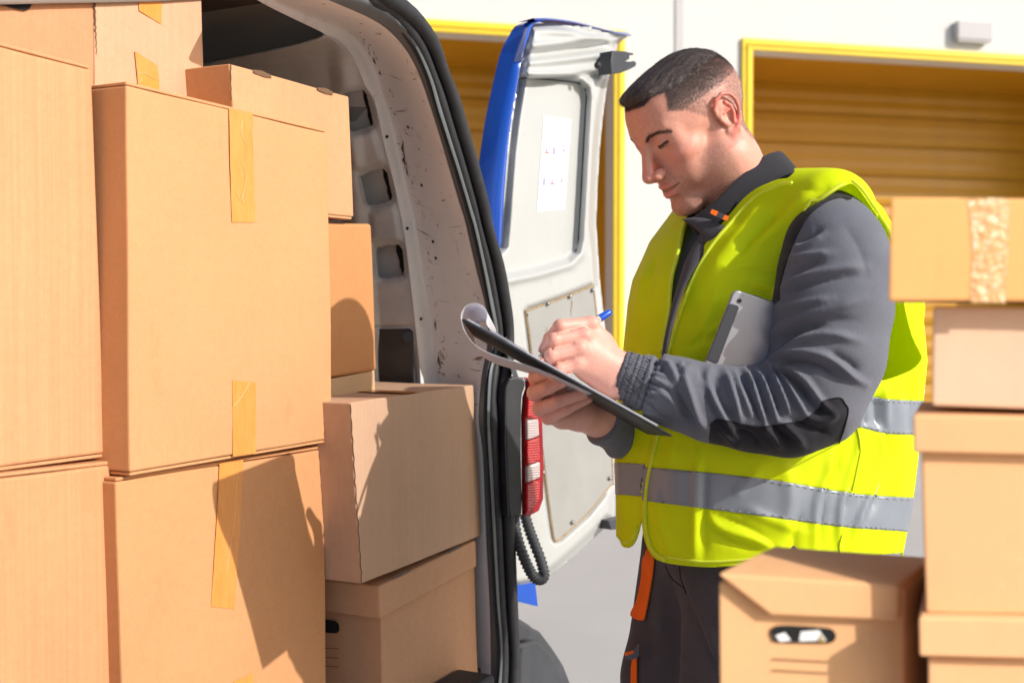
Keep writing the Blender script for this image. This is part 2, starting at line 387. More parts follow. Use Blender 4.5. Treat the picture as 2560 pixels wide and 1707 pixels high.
o = mesh('inner_side_wall', V2, T2, M['innerwall'], van, True); mod(o, 'SOLIDIFY', thickness=.003, offset=-1)
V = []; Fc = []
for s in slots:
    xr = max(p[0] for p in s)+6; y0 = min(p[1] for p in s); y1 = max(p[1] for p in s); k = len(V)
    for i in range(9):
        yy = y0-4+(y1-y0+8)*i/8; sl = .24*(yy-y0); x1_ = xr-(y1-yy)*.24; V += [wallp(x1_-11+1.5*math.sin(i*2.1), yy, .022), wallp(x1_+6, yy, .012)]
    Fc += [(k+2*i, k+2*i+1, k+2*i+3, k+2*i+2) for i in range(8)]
mesh('slot_shade', V, Fc, M['hole'], van)  # black strips paint the shade behind the right edge of each slot
# outer skin behind the slots with a pressed ridge, the dark lower lining panel
def uw(u, w_, z): return VAN(u, w_, z)
ribs = []
for i in range(40):
    w0 = -1.33-i*.06; ribs.append(([uw(UWf(z)+.045+.004*math.sin(i*1.9), w0, z) for z in np.linspace(.5, 1.845, 60)]))
M['skinwhite'] = simple('inner_skin_white', (.85,.86,.86), .4)
mesh('outer_skin', *loft(ribs[:9]), M['skinwhite'], van, True)
V, Fc = prism([wallp(x, y, -.004) for x, y in [(500,830),(1024,821),(1031,828),(1045,1200),(500,1200)]], UD*.003)
lp = mesh('lining_panel', V, Fc, M['darkpanel'], van)
bv = tube([wallp(1020, 842, -.012), wallp(1020, 842, -.004)], .012, 14); mesh('screw', *bv, M['blackplastic'], lp)
# roof of the load space: rounded corner then ceiling, dark liner
rails = []
for k in range(13):
    a = k/12*math.pi/2; rr = .14
    rails.append([VAN(UWf(1.7)-.01-rr*(1-math.cos(a)), w_, 1.99-rr+rr*math.sin(a)) for w_ in np.linspace(-1.30, -3.9, 26)])
rails.append([VAN(.55, w_, 1.99) for w_ in np.linspace(-1.30, -3.9, 26)])
mesh('load_ceiling', *loft(rails), M['innerwall'], van, True)
gx, gy = np.meshgrid(np.arange(440, 910, 4), np.arange(-50, 180, 4), indexing='ij'); T = gridtri(*gx.shape); gx = gx.ravel().astype(float); gy = gy.ravel().astype(float)
Vl = [PP(x, y, (0,0,1.93), (0,0,1)) for x, y in zip(gx, gy)]
V1, T1, _ = clip(np.array(Vl), T, psd(spoly([(465,161),(560,148),(660,128),(760,105),(808,88),(862,70),(890,30),(820,-44),(460,-46)], 4), gx, gy)); _o = mesh('roof_liner', V1, T1, M['liner'], van, True); mod(_o, 'SOLIDIFY', thickness=.004, offset=0)
# floor, bulkhead, near side, roof, header, outside panels
shell = merge(boxv(VAN(.42, -1.16, .50), UD*1.86, -ND*2.9, (0,0,.05)), boxv(VAN(.42, -4.0, .5), UD*1.86, -ND*.05, (0,0,1.5)))
mesh('load_floor', *shell, M['darkpanel'], van)
rg0 = cont(r_so)[:-1]+r_so
secs = [[p-ND*.012-ND*k+(VAN(1.4,0,1.2)-Vector((p.x,p.y,p.z))+ND*p.dot(ND))*sh for p in rg0] for k, sh in ((0,0),(.04,-.07),(.15,-.09),(1.3,-.09),(3.4,-.07),(4.1,.05),(4.8,.4))]
body = mesh('body', *loft(secs), M['vanwhite'], van, True); mod(body, 'SOLIDIFY', thickness=.004, offset=-1)
fc = []
hp = [(0,12),(140,9),(280,7),(400,4),(475,-1),(600,-12),(760,-40),(900,-90)]
lower = [PW(x, y, -1.314) for x, y in [(-260,17)]+hp]
hdr = loft([[p-ND*.004+Vector((0,0,.001)) for p in lower], lower, [p+ND*.003+Vector((0,0,.02)) for p in lower], [p+Vector((0,0,.07)) for p in lower], [p-ND*.02+Vector((0,0,.07)) for p in lower]])
mesh('roof_trim', *hdr, M['vanwhite'], van, True)
# rear corner skin outside the seal
so2 = [p+UD*.03-ND*.004 for p in r_so]; so3 = [p+UD*.055-ND*.03 for p in r_so]; so4 = [p+UD*.07-ND*.12 for p in r_so]
mesh('rear_corner', *loft([[p-ND*.01 for p in r_so], [p+UD*.004-ND*.012 for p in r_so], [p+UD*.008-ND*.04 for p in r_so]]), M['vanwhite'], van, True)
# small mirror tip above the seal
t_ = tube([PW(1018, 40, -1.16), PW(1030, 30, -1.16), PW(1042, 27, -1.16)], [.005,.006,.003], 8); mesh('roof_aerial', *t_, M['steel'], van, True)
# rivet holes on the pillar
bm = bmesh.new(); bm.from_mesh(pillar.data); bm.transform(Matrix.Translation(van.location)); PT = BVHTree.FromBMesh(bm); bm.free()
def onto(tree, px, py, off=.001):
    d = ray(px, py).normalized(); h = tree.ray_cast(CAMV, d)
    if h[0] is None: return None
    n = h[1] if h[1].dot(d) < 0 else -h[1]
    return h[0]+n*off, n
for (x, y, r_) in [(1021,318,4.2),(1055,463,4.2),(1083,604,4.2),(1090,645,4.0),(967,342,4),(1018,571,4),(1052,797,4),(903,59,3.4),(891,50,2),(810,10,3)]:
    h = onto(PT, x, y)
    if h is None: continue
    c, n = h; rad = r_/F*2.5; e1 = n.orthogonal().normalized(); e2 = n.cross(e1)
    V = [c+e1*math.cos(a)*rad+e2*math.sin(a)*rad for a in np.linspace(0, 2*math.pi, 17)[:-1]]
    mesh('bolt_hole', V, [tuple(range(16))], M['hole'], van)
random.seed(5); V = []; Fc = []
M['scratch'] = simple('scratch_dark', (.10,.075,.065), .7); M['rust'] = simple('rust_brown', (.30,.16,.07), .8, var=.3, nsc=200)
def sliver(px, py, ln, ang, wd_):
    a = []; 
    for s in np.linspace(-.5, .5, 7):
        x = px+math.cos(ang)*ln*s+random.uniform(-.05,.05)*ln*.3; y = py+math.sin(ang)*ln*s
        h = onto(PT, x, y, .0012); h2 = onto(PT, x-math.sin(ang)*wd_*(1-abs(s)*1.8), y+math.cos(ang)*wd_*(1-abs(s)*1.8), .0012)
        if h is None or h2 is None: return
        a.append((h[0], h2[0]))
    k = len(V)
    for p, q in a: V.extend([p, q])
    for i in range(6): Fc.append((k+2*i, k+2*i+2, k+2*i+3, k+2*i+1))
for i in range(130):
    y = random.uniform(80, 960); xl = np.interp(y, YS, rail(pil_in, -1)[1]) if False else np.interp(y, [q[1] for q in pil_in], [q[0] for q in pil_in]); xr = np.interp(y, [q[1] for q in fl_in], [q[0] for q in fl_in])
    if i % 2: x = xl+random.uniform(2, 24)
    else: x = random.uniform(xl+5, xr-4)
    sliver(x, y, random.choice([4, 6, 9, 14, 45 if i % 5 == 0 else 10]), random.uniform(-.5, .9) if i % 3 else 1.4, random.choice([.6, .9, 1.4, 2.2]))
for (x, y, l, a, w_) in [(938,152,22,1.2,5),(952,182,14,1.2,5),(1004,277,34,-.1,2.2),(1010,370,40,1.5,7),(1014,400,30,1.5,8),(1020,430,22,1.4,4),(1128,430,16,1.3,3),(1090,812,30,1.5,4),(1100,900,30,1.4,6)]: sliver(x, y, l, a, w_)
mesh('scratches', V, Fc, M['scratch'], van)['kind'] = 'stuff'
V = []; Fc = []
for i in range(26): sliver(1185+random.uniform(0, 28), random.choice([895, 910, 925, 985, 1010])+random.uniform(-4, 4), random.uniform(14, 30), random.uniform(-.15, .1), random.uniform(1, 2.6))
for i in range(26): sliver(1103+random.uniform(-6, 10), 900+random.uniform(-30, 40), random.uniform(4, 12), random.uniform(0, 1.5), random.uniform(1, 3))
mesh('rust_marks', V, Fc, M['rust'], van)['kind'] = 'stuff'
# pillar panel seam
V = []; Fc = []; sliver(985, 243, 185, -.12, 1.6); mesh('panel_seam', V, Fc, M['scratch'], van)

# ---------------- open rear door
H0 = P(1240, 785, 2.55); DU = Vector((.316, .40, 0)).normalized(); DN = Vector((DU.y, -DU.x, 0))
def DP(px, py, out=0): return PP(px, py, H0+DN*out, DN)
dx = np.arange(1196, 1600, 4); dy = np.arange(36, 1480, 5)
gx, gy = np.meshgrid(dx, dy, indexing='ij'); T = gridtri(*gx.shape); gx = gx.ravel().astype(float); gy = gy.ravel().astype(float)
outl = [(1322,60),(1370,58),(1430,66),(1500,80),(1577,91),(1560,98),(1545,112),(1540,135),(1526,180),(1518,215),(1508,290),(1500,370),(1494,470),(1491,560),(1500,700),(1513,820),(1530,960),(1543,1100),(1541,1210),(1536,1292),(1500,1330),(1440,1385),(1400,1420),(1365,1447),(1342,1462),(1300,1470),(1215,1470),(1215,1200),(1215,900),(1222,640),(1252,612),(1257,560),(1263,470),(1270,380),(1280,300),(1295,210),(1306,140)]
fo = psd(outl, gx, gy)
win = [(1292,196),(1400,202),(1448,208),(1464,224),(1466,245),(1461,330),(1453,480),(1446,600),(1440,628),(1420,648),(1340,672),(1262,688),(1240,640),(1262,500),(1278,320)]
brd = [(1310,780),(1320,770),(1400,742),(1478,711),(1488,716),(1497,790),(1516,950),(1532,1100),(1537,1205),(1530,1215),(1470,1290),(1400,1352),(1388,1356),(1378,1346),(1358,1200),(1335,1000),(1318,850)]
sw = psd(win, gx, gy); sb = psd(brd, gx, gy)
h = -.022*(1-sst(-10, 14, sw)) + .0*gx
h += .010*np.exp(-((sw-16)/9)**2)
h += -.014*(1-sst(-6, 8, sb))
# curved pressings along the top of the door
for c0, amp, wdt in ((96, .012, 9), (118, -.016, 10), (140, .014, 10), (172, .012, 12), (186, -.014, 8)):
    cv = c0+((gx-1330)/230)**2*(-6)+(1520-gx).clip(0, 400)*.10
    h += amp*np.exp(-((gy-cv)/wdt)**2)*sst(1295, 1340, gx)*(1-sst(1500, 1540, gx))
h += .025*(1-sst(0, 26, np.abs(gx-1480-(gy < 700)*0))) * 0
h -= .030*sst(-22, 0, fo)
h += .05*(1-sst(60, 110, gy))*sst(1330, 1500, gx)
h -= .03*(1-sst(0, 60, np.abs(gy-(1400-(gx-1340)*.75)-28)))*0
V = np.array([DP(a, b, c) for a, b, c in zip(gx, gy, h)])
V1, T1, inf = clip(V, T, fo)
dr = mesh('rear_door', V1, T1, M['vanwhite'], van, True); dr['label'] = 'white open rear door with a blue outer skin'
mod(dr, 'SOLIDIFY', thickness=.012, offset=1)
# outer blue skin wrapped round the hinge edge
bl = [(1336,52),(1312,62),(1294,92),(1276,130),(1258,205),(1240,290),(1226,380),(1214,470),(1209,540),(1207,612)]
br = [(1345,58),(1322,66),(1311,110),(1303,150),(1294,210),(1279,300),(1269,380),(1262,470),(1257,545),(1253,612)]
L0 = [DP(x, y, .0)-DU*.02+DN*.01 for x, y in bl]
ra = smooth_path([DP(x, y, .004) for x, y in br], 5); rb = smooth_path([DP(x, y, -.035) for x, y in [(a-(a-b)*.0, c) for (a, c), (b, _) in zip(bl, br)]], 5)
mid = [(p+q)/2+ (DN*.02) for p, q in zip(ra, rb)]
mesh('outer_skin', *loft([ra, [p*.8+q*.2+DN*.008 for p, q in zip(ra, rb)], mid, [p*.15+q*.85+DN*.006 for p, q in zip(ra, rb)], rb, [p-DN*.03 for p in rb]]), M['vanblue'], dr, True)
tp = smooth_path([DP(x, y, 0) for x, y in [(1336,52),(1380,52),(1440,60),(1500,75),(1545,86),(1578,91)]], 5)
mesh('top_edge', *loft([[p+DN*.004 for p in tp], [p+Vector((0,0,.006))-DN*.004 for p in tp], [p+Vector((0,0,.004))-DN*.05 for p in tp]]), M['vanblue'], dr, True)
V, Fc = prism([DP(x, y, -.02) for x, y in [(1268,1378),(1330,1390),(1345,1515),(1285,1500)]], -DN*.02); mesh('lower_skin', V, Fc, M['vanblue'], dr)
V, Fc = prism([DP(x, y, .0) for x, y in [(1268,1290),(1300,1300),(1298,1330),(1268,1328)]], -DN*.03); mesh('bracket', V, Fc, M['vanblue'], dr)
# tip of the hinge bracket and striker seen past the seal
V, Fc = prism([DP(x, y, .01) for x, y in [(1229,611),(1252,608),(1250,624),(1228,626)]], -DN*.03); mesh('hinge_cap', V, Fc, M['vanblue'], dr)
st = merge(tube([DP(1248,754,.02), DP(1277,754,.03)], .0022, 8), tube(smooth_path([DP(1262,760,.03), DP(1270,763,.03), DP(1270,780,.03), DP(1262,786,.03)], 4), .0026, 8), tube([DP(1262,789,.03), DP(1280,789,.03)], .0024, 8))
mesh('striker', *st, M['blackplastic'], dr, True)
# window gasket, board, rivets, sticker
gk = [(1292,198),(1330,197),(1400,202),(1448,209),(1463,222),(1466,245),(1461,330),(1453,480),(1446,600),(1440,628),(1436,636)]
mesh('window_gasket', *tube(smooth_path([DP(x, y, -.013) for x, y in gk], 6), .0022, 8), M['rubber'], dr, True)
bp = spoly([(1315,783),(1322,775),(1400,747),(1474,718),(1483,722),(1492,795),(1511,950),(1527,1100),(1532,1204),(1526,1212),(1468,1284),(1402,1344),(1392,1349),(1383,1340),(1364,1200),(1341,1000),(1324,850)], 3)
V, Fc = prism([DP(x, y, -.008) for x, y in bp], DN*.004); bd = mesh('grey_lining_board', V, Fc, M['greyboard'], dr)
M['woodedge'] = simple('board_edge_brown', (.35,.24,.12), .8, var=.4, nsc=200)
mesh('board_edge', *tube([DP(x, y, -.004) for x, y in bp], .0022, 6, closed=True), M['woodedge'], dr, True)
for x, y in [(1370,759),(1425,741),(1482,725),(1358,1180),(1432,1305),(1525,1195)]:
    mesh('rivet', *tube([DP(x, y, -.002), DP(x, y, .003)], [.0055, .003], 12), M['steel'], bd, True)
mesh('screw_hole', *tube([DP(1317.5, 787, -.0022), DP(1317.5, 787, -.0032)], .003, 10), M['hole'], bd)
V = []; Fc = []
for x0, y0, l in [(1428,750,40),(1366,818,12),(1383,806,8)]:
    k = len(V)
    for i in range(6):
        xx = x0+math.sin(i*1.3)*1.5; yy = y0+l*i/5; V += [DP(xx, yy, -.0030), DP(xx+1.2+.6*math.sin(i), yy, -.0030)]
    Fc += [(k+2*i, k+2*i+1, k+2*i+3, k+2*i+2) for i in range(5)]
mesh('rust_streak', V, Fc, M['rust'], bd)
M['sticker'] = simple('sticker_white', (.86,.86,.87), .4, var=.01); M['red'] = simple('print_red', (.72,.12,.12), .5); M['lilac'] = simple('print_lilac', (.33,.28,.62), .5); M['greyprint'] = simple('print_grey', (.48,.48,.52), .5); M['blueprint'] = simple('print_blue', (.15,.2,.6), .5)
stq = [(1359,290),(1427,299),(1411,524),(1342,530)]
stk = mesh('instruction_sticker', *prism([DP(x, y, -.0215) for x, y in stq], DN*.0008), M['sticker'], dr)
def SQ(u, v): # sticker coordinates 0..1
    a = [(stq[0][i]*(1-u)+stq[1][i]*u)*(1-v)+(stq[3][i]*(1-u)+stq[2][i]*u)*v for i in (0, 1)]; return DP(a[0], a[1], -.0202)
marks = {'red': [], 'lilac': [], 'greyprint': [], 'blueprint': []}
def mk(c, u0, v0, u1, v1, sk=0): marks[c].append(([SQ(u0+sk, v0), SQ(u1+sk, v0), SQ(u1, v1), SQ(u0, v1)], [(0,1,2,3)]))
for r0, order in ((.29, 'abc'), (.62, 'bac')):
    for k, kind in enumerate(order):
        u = .14+k*.28
        if kind == 'a':
            mk('red', u+.03, r0+.005, u+.09, r0+.015); mk('greyprint', u+.05, r0+.02, u+.075, r0+.05, .01); mk('lilac', u+.035, r0+.05, u+.10, r0+.085, -.01); mk('red', u-.02, r0+.085, u+.17, r0+.098)
        elif kind == 'b':
            mk('lilac', u+.01, r0+.03, u+.09, r0+.10); mk('red', u+.16, r0+.0, u+.175, r0+.03); mk('greyprint', u+.12, r0+.06, u+.15, r0+.095, .02); mk('blueprint', u-.02, r0+.10, u+.2, r0+.104); mk('greyprint', u+.16, r0+.05, u+.18, r0+.09)
        else:
            mk('red', u+.06, r0+.0, u+.11, r0+.018, .03); mk('blueprint', u+.10, r0+.03, u+.13, r0+.05); mk('blueprint', u+.10, r0+.075, u+.14, r0+.10); mk('red', u+.08, r0+.055, u+.17, r0+.068); mk('greyprint', u+.0, r0+.03, u+.012, r0+.10); mk('blueprint', u+.15, r0+.03, u+.17, r0+.05); mk('greyprint', u+.0, r0+.028, u+.07, r0+.032)
        for q in range(3):
            mk('greyprint', u-.04+.02*(q % 2), r0+.135+q*.018, u+.15-.03*(q == 2), r0+.143+q*.018)
for c, l in marks.items(): mesh('printed_mark', *merge(*l), M[c], stk)
# latch at the top right of the door
def lat(poly, o0, o1): return prism([DP(x, y, o0) for x, y in poly], DN*(o1-o0))
lt = merge(lat([(1498,133),(1530,134),(1540,137),(1551,139),(1552,143),(1541,145),(1541,154),(1531,158),(1540,160),(1554,158),(1559,164),(1556,172),(1540,180),(1520,188),(1496,190),(1494,160)], .01, .05),
           lat([(1489,154),(1500,154),(1500,178),(1489,172)], .0, .04))
o = mesh('latch', *lt, M['bumperplastic'], dr); fixn(o); mod(o, 'BEVEL', width=.003, segments=2)
mesh('latch_screw', *tube([DP(1494, 164, .05), DP(1494, 164, .056)], [.009, .007], 12), M['rubber'], dr, True)
V, Fc = prism([DP(x, y, -.03) for x, y in [(1480,1295),(1540,1290),(1537,1304),(1515,1316),(1488,1318)]], DN*.05); mesh('lower_latch', V, Fc, M['bumperplastic'], dr)

# ---------------- tail light, hose, bumper
def mat_lens(name, col, ribs):
    m, t, b = new_mat(name); c = coords(t, (0, 0, 1)); wv = N(t, 'ShaderNodeTexWave', wave_type='BANDS', bands_direction='Z'); wv.inputs['Scale'].default_value = ribs
    t.links.new(c, wv.inputs[0]); t.links.new(mix(t, wv.outputs[1], tuple(x*.72 for x in col), col), b.inputs['Base Color'])
    b.inputs['Roughness'].default_value = .12; b.inputs['Coat Weight'].default_value = .7; bump(t, b, wv.outputs[1], .5, .002); return m
M['redlens'] = mat_lens('red_lens', (.52,.006,.012), 60); M['clearlens'] = mat_lens('clear_lens', (.60,.50,.50), 60); M['darkred'] = mat_lens('deep_red_lens', (.36,.004,.012), 3)
tl = Vector(PW(1290, 1100, -1.06)); TN = (CAMV-tl); TN.z = 0; TN = (TN.normalized()*.6+ND*.6).normalized()
def TP(px, py, o_=0): return PP(px, py, tl+TN*o_, TN)
tail = mesh('tail_light', *prism([TP(x, y, 0) for x, y in spoly([(1262,1000),(1270,955),(1279,943),(1297,942),(1311,950),(1313,966),(1306,990),(1304,1040),(1304,1150),(1305,1284),(1288,1290),(1274,1288),(1268,1200)], 3)], -TN*.06), M['blackplastic'], van)
fixn(tail); mod(tail, 'BEVEL', width=.004, segments=3)
def lens(nm, poly, a, b_, mt, s=0):
    o = mesh(nm, *prism([TP(x, y, a) for x, y in (spoly(poly, s) if s else poly)], TN*(b_-a)), mt, tail); fixn(o); mod(o, 'BEVEL', width=.003, segments=2); return o
full = [(1303,1040),(1306,992),(1313,972),(1313,950),(1300,943),(1318,946),(1326,962),(1334,1000),(1339,1080),(1340,1180),(1339,1240),(1332,1265),(1320,1282),(1308,1286),(1302,1270)]
lens('lens_rim', [(1301,1040),(1304,992),(1311,970),(1310,950),(1298,943),(1312,942),(1328,952),(1339,984),(1345,1040),(1348,1130),(1348,1244),(1337,1274),(1314,1286),(1303,1287)], -.014, .004, M['darkred'])
lens('red_lens', [(1310,1042),(1312,1000),(1318,975),(1328,968),(1337,1000),(1341,1048)], .0, .012, M['redlens'])
lens('reversing_lens', [(1311,1050),(1340,1044),(1342,1088),(1312,1099)], .0, .011, M['clearlens'])
lens('red_lens', [(1310,1102),(1343,1091),(1344,1150),(1310,1162)], .0, .012, M['redlens'])
lens('indicator_lens', [(1311,1164),(1344,1153),(1344,1192),(1312,1205)], .0, .011, M['clearlens'])
lens('red_lens', [(1310,1208),(1344,1195),(1343,1243),(1331,1264),(1310,1280)], .0, .012, M['redlens'])
gm = loft([[TP(x, y, .0) for x, y in [(1262,860),(1272,905),(1282,940),(1275,960),(1264,1000),(1262,1100),(1270,1290)]], [TP(x, y, -.03) for x, y in [(1266,840),(1280,890),(1296,942),(1300,960),(1300,1000),(1300,1100),(1300,1290)]]])
mesh('light_surround', *gm, M['bumperplastic'], van, True)
hs = [(1284,1286),(1290,1330),(1302,1372),(1318,1412),(1334,1440),(1350,1448),(1360,1436),(1352,1400),(1336,1358),(1322,1320),(1312,1286)]
hp_ = smooth_path([P(x, y, 2.46-.04*math.sin(i*.4)) for i, (x, y) in enumerate(hs)], 26)
mesh('cable_hose', *tube(hp_, .0115, 14, rib=.12, ribn=7), M['bumperplastic'], van, True)
def bump_prof(px, py, o_): return PW(px, py, -1.0+o_)
bumpoly = [(1281,1566),(1288,1546),(1298,1543),(1328,1561),(1335,1568),(1353,1577),(1384,1618),(1411,1660),(1434,1720),(1270,1720)]
o = mesh('bumper', *prism([PW(x, y, -1.115) for x, y in bumpoly], -ND*.16), M['bumperplastic'], van); fixn(o); mod(o, 'BEVEL', width=.012, segments=4); o.data.polygons.foreach_set('use_smooth', [True]*len(o.data.polygons))
o = mesh('bumper_step', *prism([PW(x, y, -1.09) for x, y in [(1286,1612),(1318,1606),(1345,1600),(1372,1628),(1398,1668),(1415,1740),(1300,1740),(1306,1626)]], -ND*.06), M['bumperplastic'], van); fixn(o); mod(o, 'BEVEL', width=.01, segments=4)
o = mesh('bumper_corner', *prism([PW(x, y, -1.095) for x, y in [(1290,1552),(1300,1547),(1326,1563),(1334,1576),(1328,1590),(1316,1604),(1288,1606)]], -ND*.08), M['bumperplastic'], van); fixn(o); mod(o, 'BEVEL', width=.014, segments=4)
o = mesh('sill_step', *boxv(PW(1228, 1690, -1.06)-UD*.17-Vector((0,0,.2)), UD*.19, -ND*.09, (0,0,.2)), M['rubber'], van); mod(o, 'BEVEL', width=.01, segments=3)
o = mesh('lower_rear_panel', *boxv(VAN(.5, -1.16, .3), UD*1.75, -ND*.03, (0,0,.24)), M['vanblue'], van)
# wheels and a simple cab so that the van stands on the ground
def wheel(u, w_):
    c = VAN(u, w_, .33); tr = mesh('wheel', *tube([c-UD*.1, c-UD*.09, c+UD*.09, c+UD*.1], [.29,.33,.33,.29], 36), M['rubber'], van, False)
    mesh('rim', *tube([c-UD*.105, c+UD*.105], .2, 24), M['steel'], tr)
for u in (.56, 2.24):
    for w_ in (-1.95, -5.1): wheel(u, w_)
mesh('underbody', *boxv(VAN(.5, -1.25, .32), UD*1.8, -ND*4.3, (0,0,.17)), M['blackplastic'], van)
# ================================================================ CARDBOARD BOXES
KR = (.63,.325,.152)
M['tape'], _t, _b = new_mat('packing_tape')
_c = coords(_t); _n = ramp(_t, noise(_t, coords(_t, (1,1,.25)), 60, 5, .7), .35, .65)
_t.links.new(mix(_t, _n, (.70,.27,.05), (.78,.325,.075)), _b.inputs['Base Color']); _b.inputs['Roughness'].default_value = .28; _b.inputs['Coat Weight'].default_value = .3
bump(_t, _b, noise(_t, coords(_t, (1,1,.35)), 45, 4, .6), .35, .003)
M['tapecrease'] = simple('tape_crease', (.95,.72,.42), .3)
CB = {}
def cb(key, col, corr, fiber=1):
    if key not in CB: CB[key] = cardboard('cardboard_'+key, col, corr, len(CB)*3.1, fiber)
    return CB[key]
class Carton:
    def __init__(s, label, quad, w_, depth, mt, group=None, bevel=.0025, seam_top=True, seam_bot=True, nrm=None, name='cardboard_box', dd_=None):
        nrm = ND if nrm is None else nrm; s.n = nrm
        pw = (lambda x, y: PW(x, y, w_)) if not callable(w_) else w_
        TL, TR, BR, BL = [pw(*q) for q in quad]; s.q = (TL, TR, BR, BL); s.pw = pw
        ex = (BR-BL); ex.z = 0; ex.normalize(); ez = Vector((0,0,1)); ey = ez.cross(ex)
        rot = Matrix((ex, ey, ez)).transposed()
        s.t = thing(name, label, 'cardboard box', tuple((BL+BR)/2), rot, group)
        d = -nrm*depth if dd_ is None else Vector(dd_)
        e = .0045
        up = (TL-BL).normalized()
        def slab(k0, k1, ins):
            b0 = BL.lerp(TL, k0)+ex*ins; b1 = BR.lerp(TR, k0)-ex*ins; t0 = BL.lerp(TL, k1)+ex*ins; t1 = BR.lerp(TR, k1)-ex*ins
            dn = d.normalized(); b0 = b0+dn*ins; b1 = b1+dn*ins; t0 = t0+dn*ins; t1 = t1+dn*ins; dd = d-dn*2*ins
            return hexa([b0, b1, b1+dd, b0+dd, t0, t1, t1+dd, t0+dd])
        H = (TL-BL).length; k = e/H; g_ = .0012/H
        a = k+g_ if seam_bot else 0; b = 1-k-g_ if seam_top else 1
        V, Fc = slab(a, b, 0)
        s.body = mesh('body', V, Fc, mt, s.t); s.sub(s.body); mod(s.body, 'BEVEL', width=bevel, segments=2, harden_normals=False)
        if seam_top:
            o = mesh('top_flap', *slab(1-k, 1, .0018), mt, s.t); mod(o, 'BEVEL', width=.001, segments=1)
        if seam_bot:
            o = mesh('bottom_flap', *slab(0, k, .0025), mt, s.t); mod(o, 'BEVEL', width=.001, segments=1)
        s.mt = mt; s.d = d; s.ex = ex
    def sub(s, o):
        # slight natural warp of the faces
        bm = bmesh.new(); bm.from_mesh(o.data); bmesh.ops.subdivide_edges(bm, edges=bm.edges[:], cuts=7, use_grid_fill=True)
        xs = [v.co.copy() for v in bm.verts]; mn = [min(v[i] for v in xs) for i in range(3)]; mx = [max(v[i] for v in xs) for i in range(3)]
        sd_ = Vector((random.random()*50, random.random()*50, 0))
        for v in bm.verts:
            k = 1
            n_ = Vector((mnoise.noise(v.co*5+sd_), mnoise.noise(v.co*5+sd_*2), mnoise.noise(v.co*6+sd_*3)))
            v.co += n_*.0022
        bm.to_mesh(o.data); bm.free()
    def face(s, pts, off=.0012): return [s.pw(*p)+s.n*off for p in pts]
    def tape(s, left, right, creases=(), name='tape', off=.0016):
        """left and right pixel polylines of a strip stuck on the front face"""
        L = s.face(left, off); Rr = s.face(right, off); nseg = 14
        def res(p):
            out = []; 
            for i in range(len(p)-1):
                for k in range(nseg): out.append(p[i].lerp(p[i+1], k/nseg))
            return out+[p[-1]]
        L = res(L); Rr = res(Rr); rails = [[a.lerp(b, t)+s.n*(.0005*mnoise.noise(a*60+Vector((t*9,0,0)))) for a, b in zip(L, Rr)] for t in np.linspace(0, 1, 7)]
        o = mesh(name, *loft(rails), M['tape'], s.t, True)
        for c in creases:
            pth = [s.pw(*p)+s.n*(off+.0010) for p in c]; mesh('crease', *tube(smooth_path(pth, 5), [.0001]+[.0003]*(len(pth)*5-6)+[.0001], 5), M['tapecrease'], o, True)
        return o
random.seed(11)
B = {}
# the middle columns of the load
B['big'] = Carton('big upright carton with two short tape strips, centre of the van load', [(315,203),(818,325),(833,1103),(325,1190)], -1.195, .42, cb('a', KR, .12), 'cartons loaded in the van', bevel=.003)
B['big'].tape([(571,272),(573,400),(578,556)], [(630,284),(632,400),(637,556)], [[(604,300),(600,330),(612,360)],[(585,470),(600,500),(612,440),(600,400)],[(600,480),(606,510)],[(618,300),(628,340),(631,380)]])
B['big'].tape([(579,950),(580,1050),(580,1141)], [(637,956),(638,1050),(638,1133)], [[(581,1014),(600,992),(622,954)]])
B['low'] = Carton('large taped carton under the big centre carton in the van', [(290,1195),(808,1112),(818,1760),(309,1800)], -1.21, .44, cb('b', (.61,.305,.138), .08), 'cartons loaded in the van', seam_bot=False, bevel=.003)
B['low'].tape([(547,1158),(540,1300),(526,1515)], [(606,1148),(600,1300),(584,1522)], [[(590,1170),(584,1280),(572,1370),(561,1430)]])
B['low'].tape([(583,1702),(585,1720),(588,1760)], [(632,1680),(633,1710),(634,1750)])
B['left'] = Carton('tallest carton at the left edge of the load, front turned to the sun', [(-180,58),(229,165),(264,1142),(-140,1196)], -1.245, .40, cb('c', (.64,.335,.17), .85), 'cartons loaded in the van', bevel=.004)
B['leftlow'] = Carton('lowest carton at the left edge of the load, under the tallest one', [(-160,1202),(278,1152),(305,1760),(-140,1860)], -1.235, .42, cb('d', (.625,.32,.155), .85), 'cartons loaded in the van', seam_bot=False, bevel=.004)
# behind and above
M['cutedge'] = simple('cut_edge', (.16,.09,.05), .9)
B['hole'] = Carton('carton with a black hand hole at the upper left corner of the load', [(-190,-70),(234,-18),(240,260),(-180,200)], -1.326, .3, cb('e', (.58,.29,.155), .4), 'cartons loaded in the van', seam_top=False, seam_bot=False)
hh = [(-60,2),(60,2),(76,8),(72,20),(60,28),(40,25),(-60,0)]
mesh('hand_hole', B['hole'].face([(-60,-30),(76,-30),(75,14),(70,24),(58,28),(30,22),(0,14),(-60,8)], .003), [tuple(range(8))], M['hole'], B['hole'].t)
B['pink'] = Carton('pale carton with torn tape pieces, beside the hand hole carton at the top', [(237,-60),(504,-28),(512,300),(238,300)], -1.322, .36, cb('f', (.60,.37,.235), .5), 'cartons loaded in the van', seam_top=False, seam_bot=False)
B['pink'].tape([(344,-12),(346,28)], [(403,-4),(402,62)]); B['pink'].tape([(335,128),(340,178),(345,230)], [(391,164),(396,200),(397,240)], [[(341,186),(360,184),(380,196),(395,200)],[(352,195),(346,210)]])
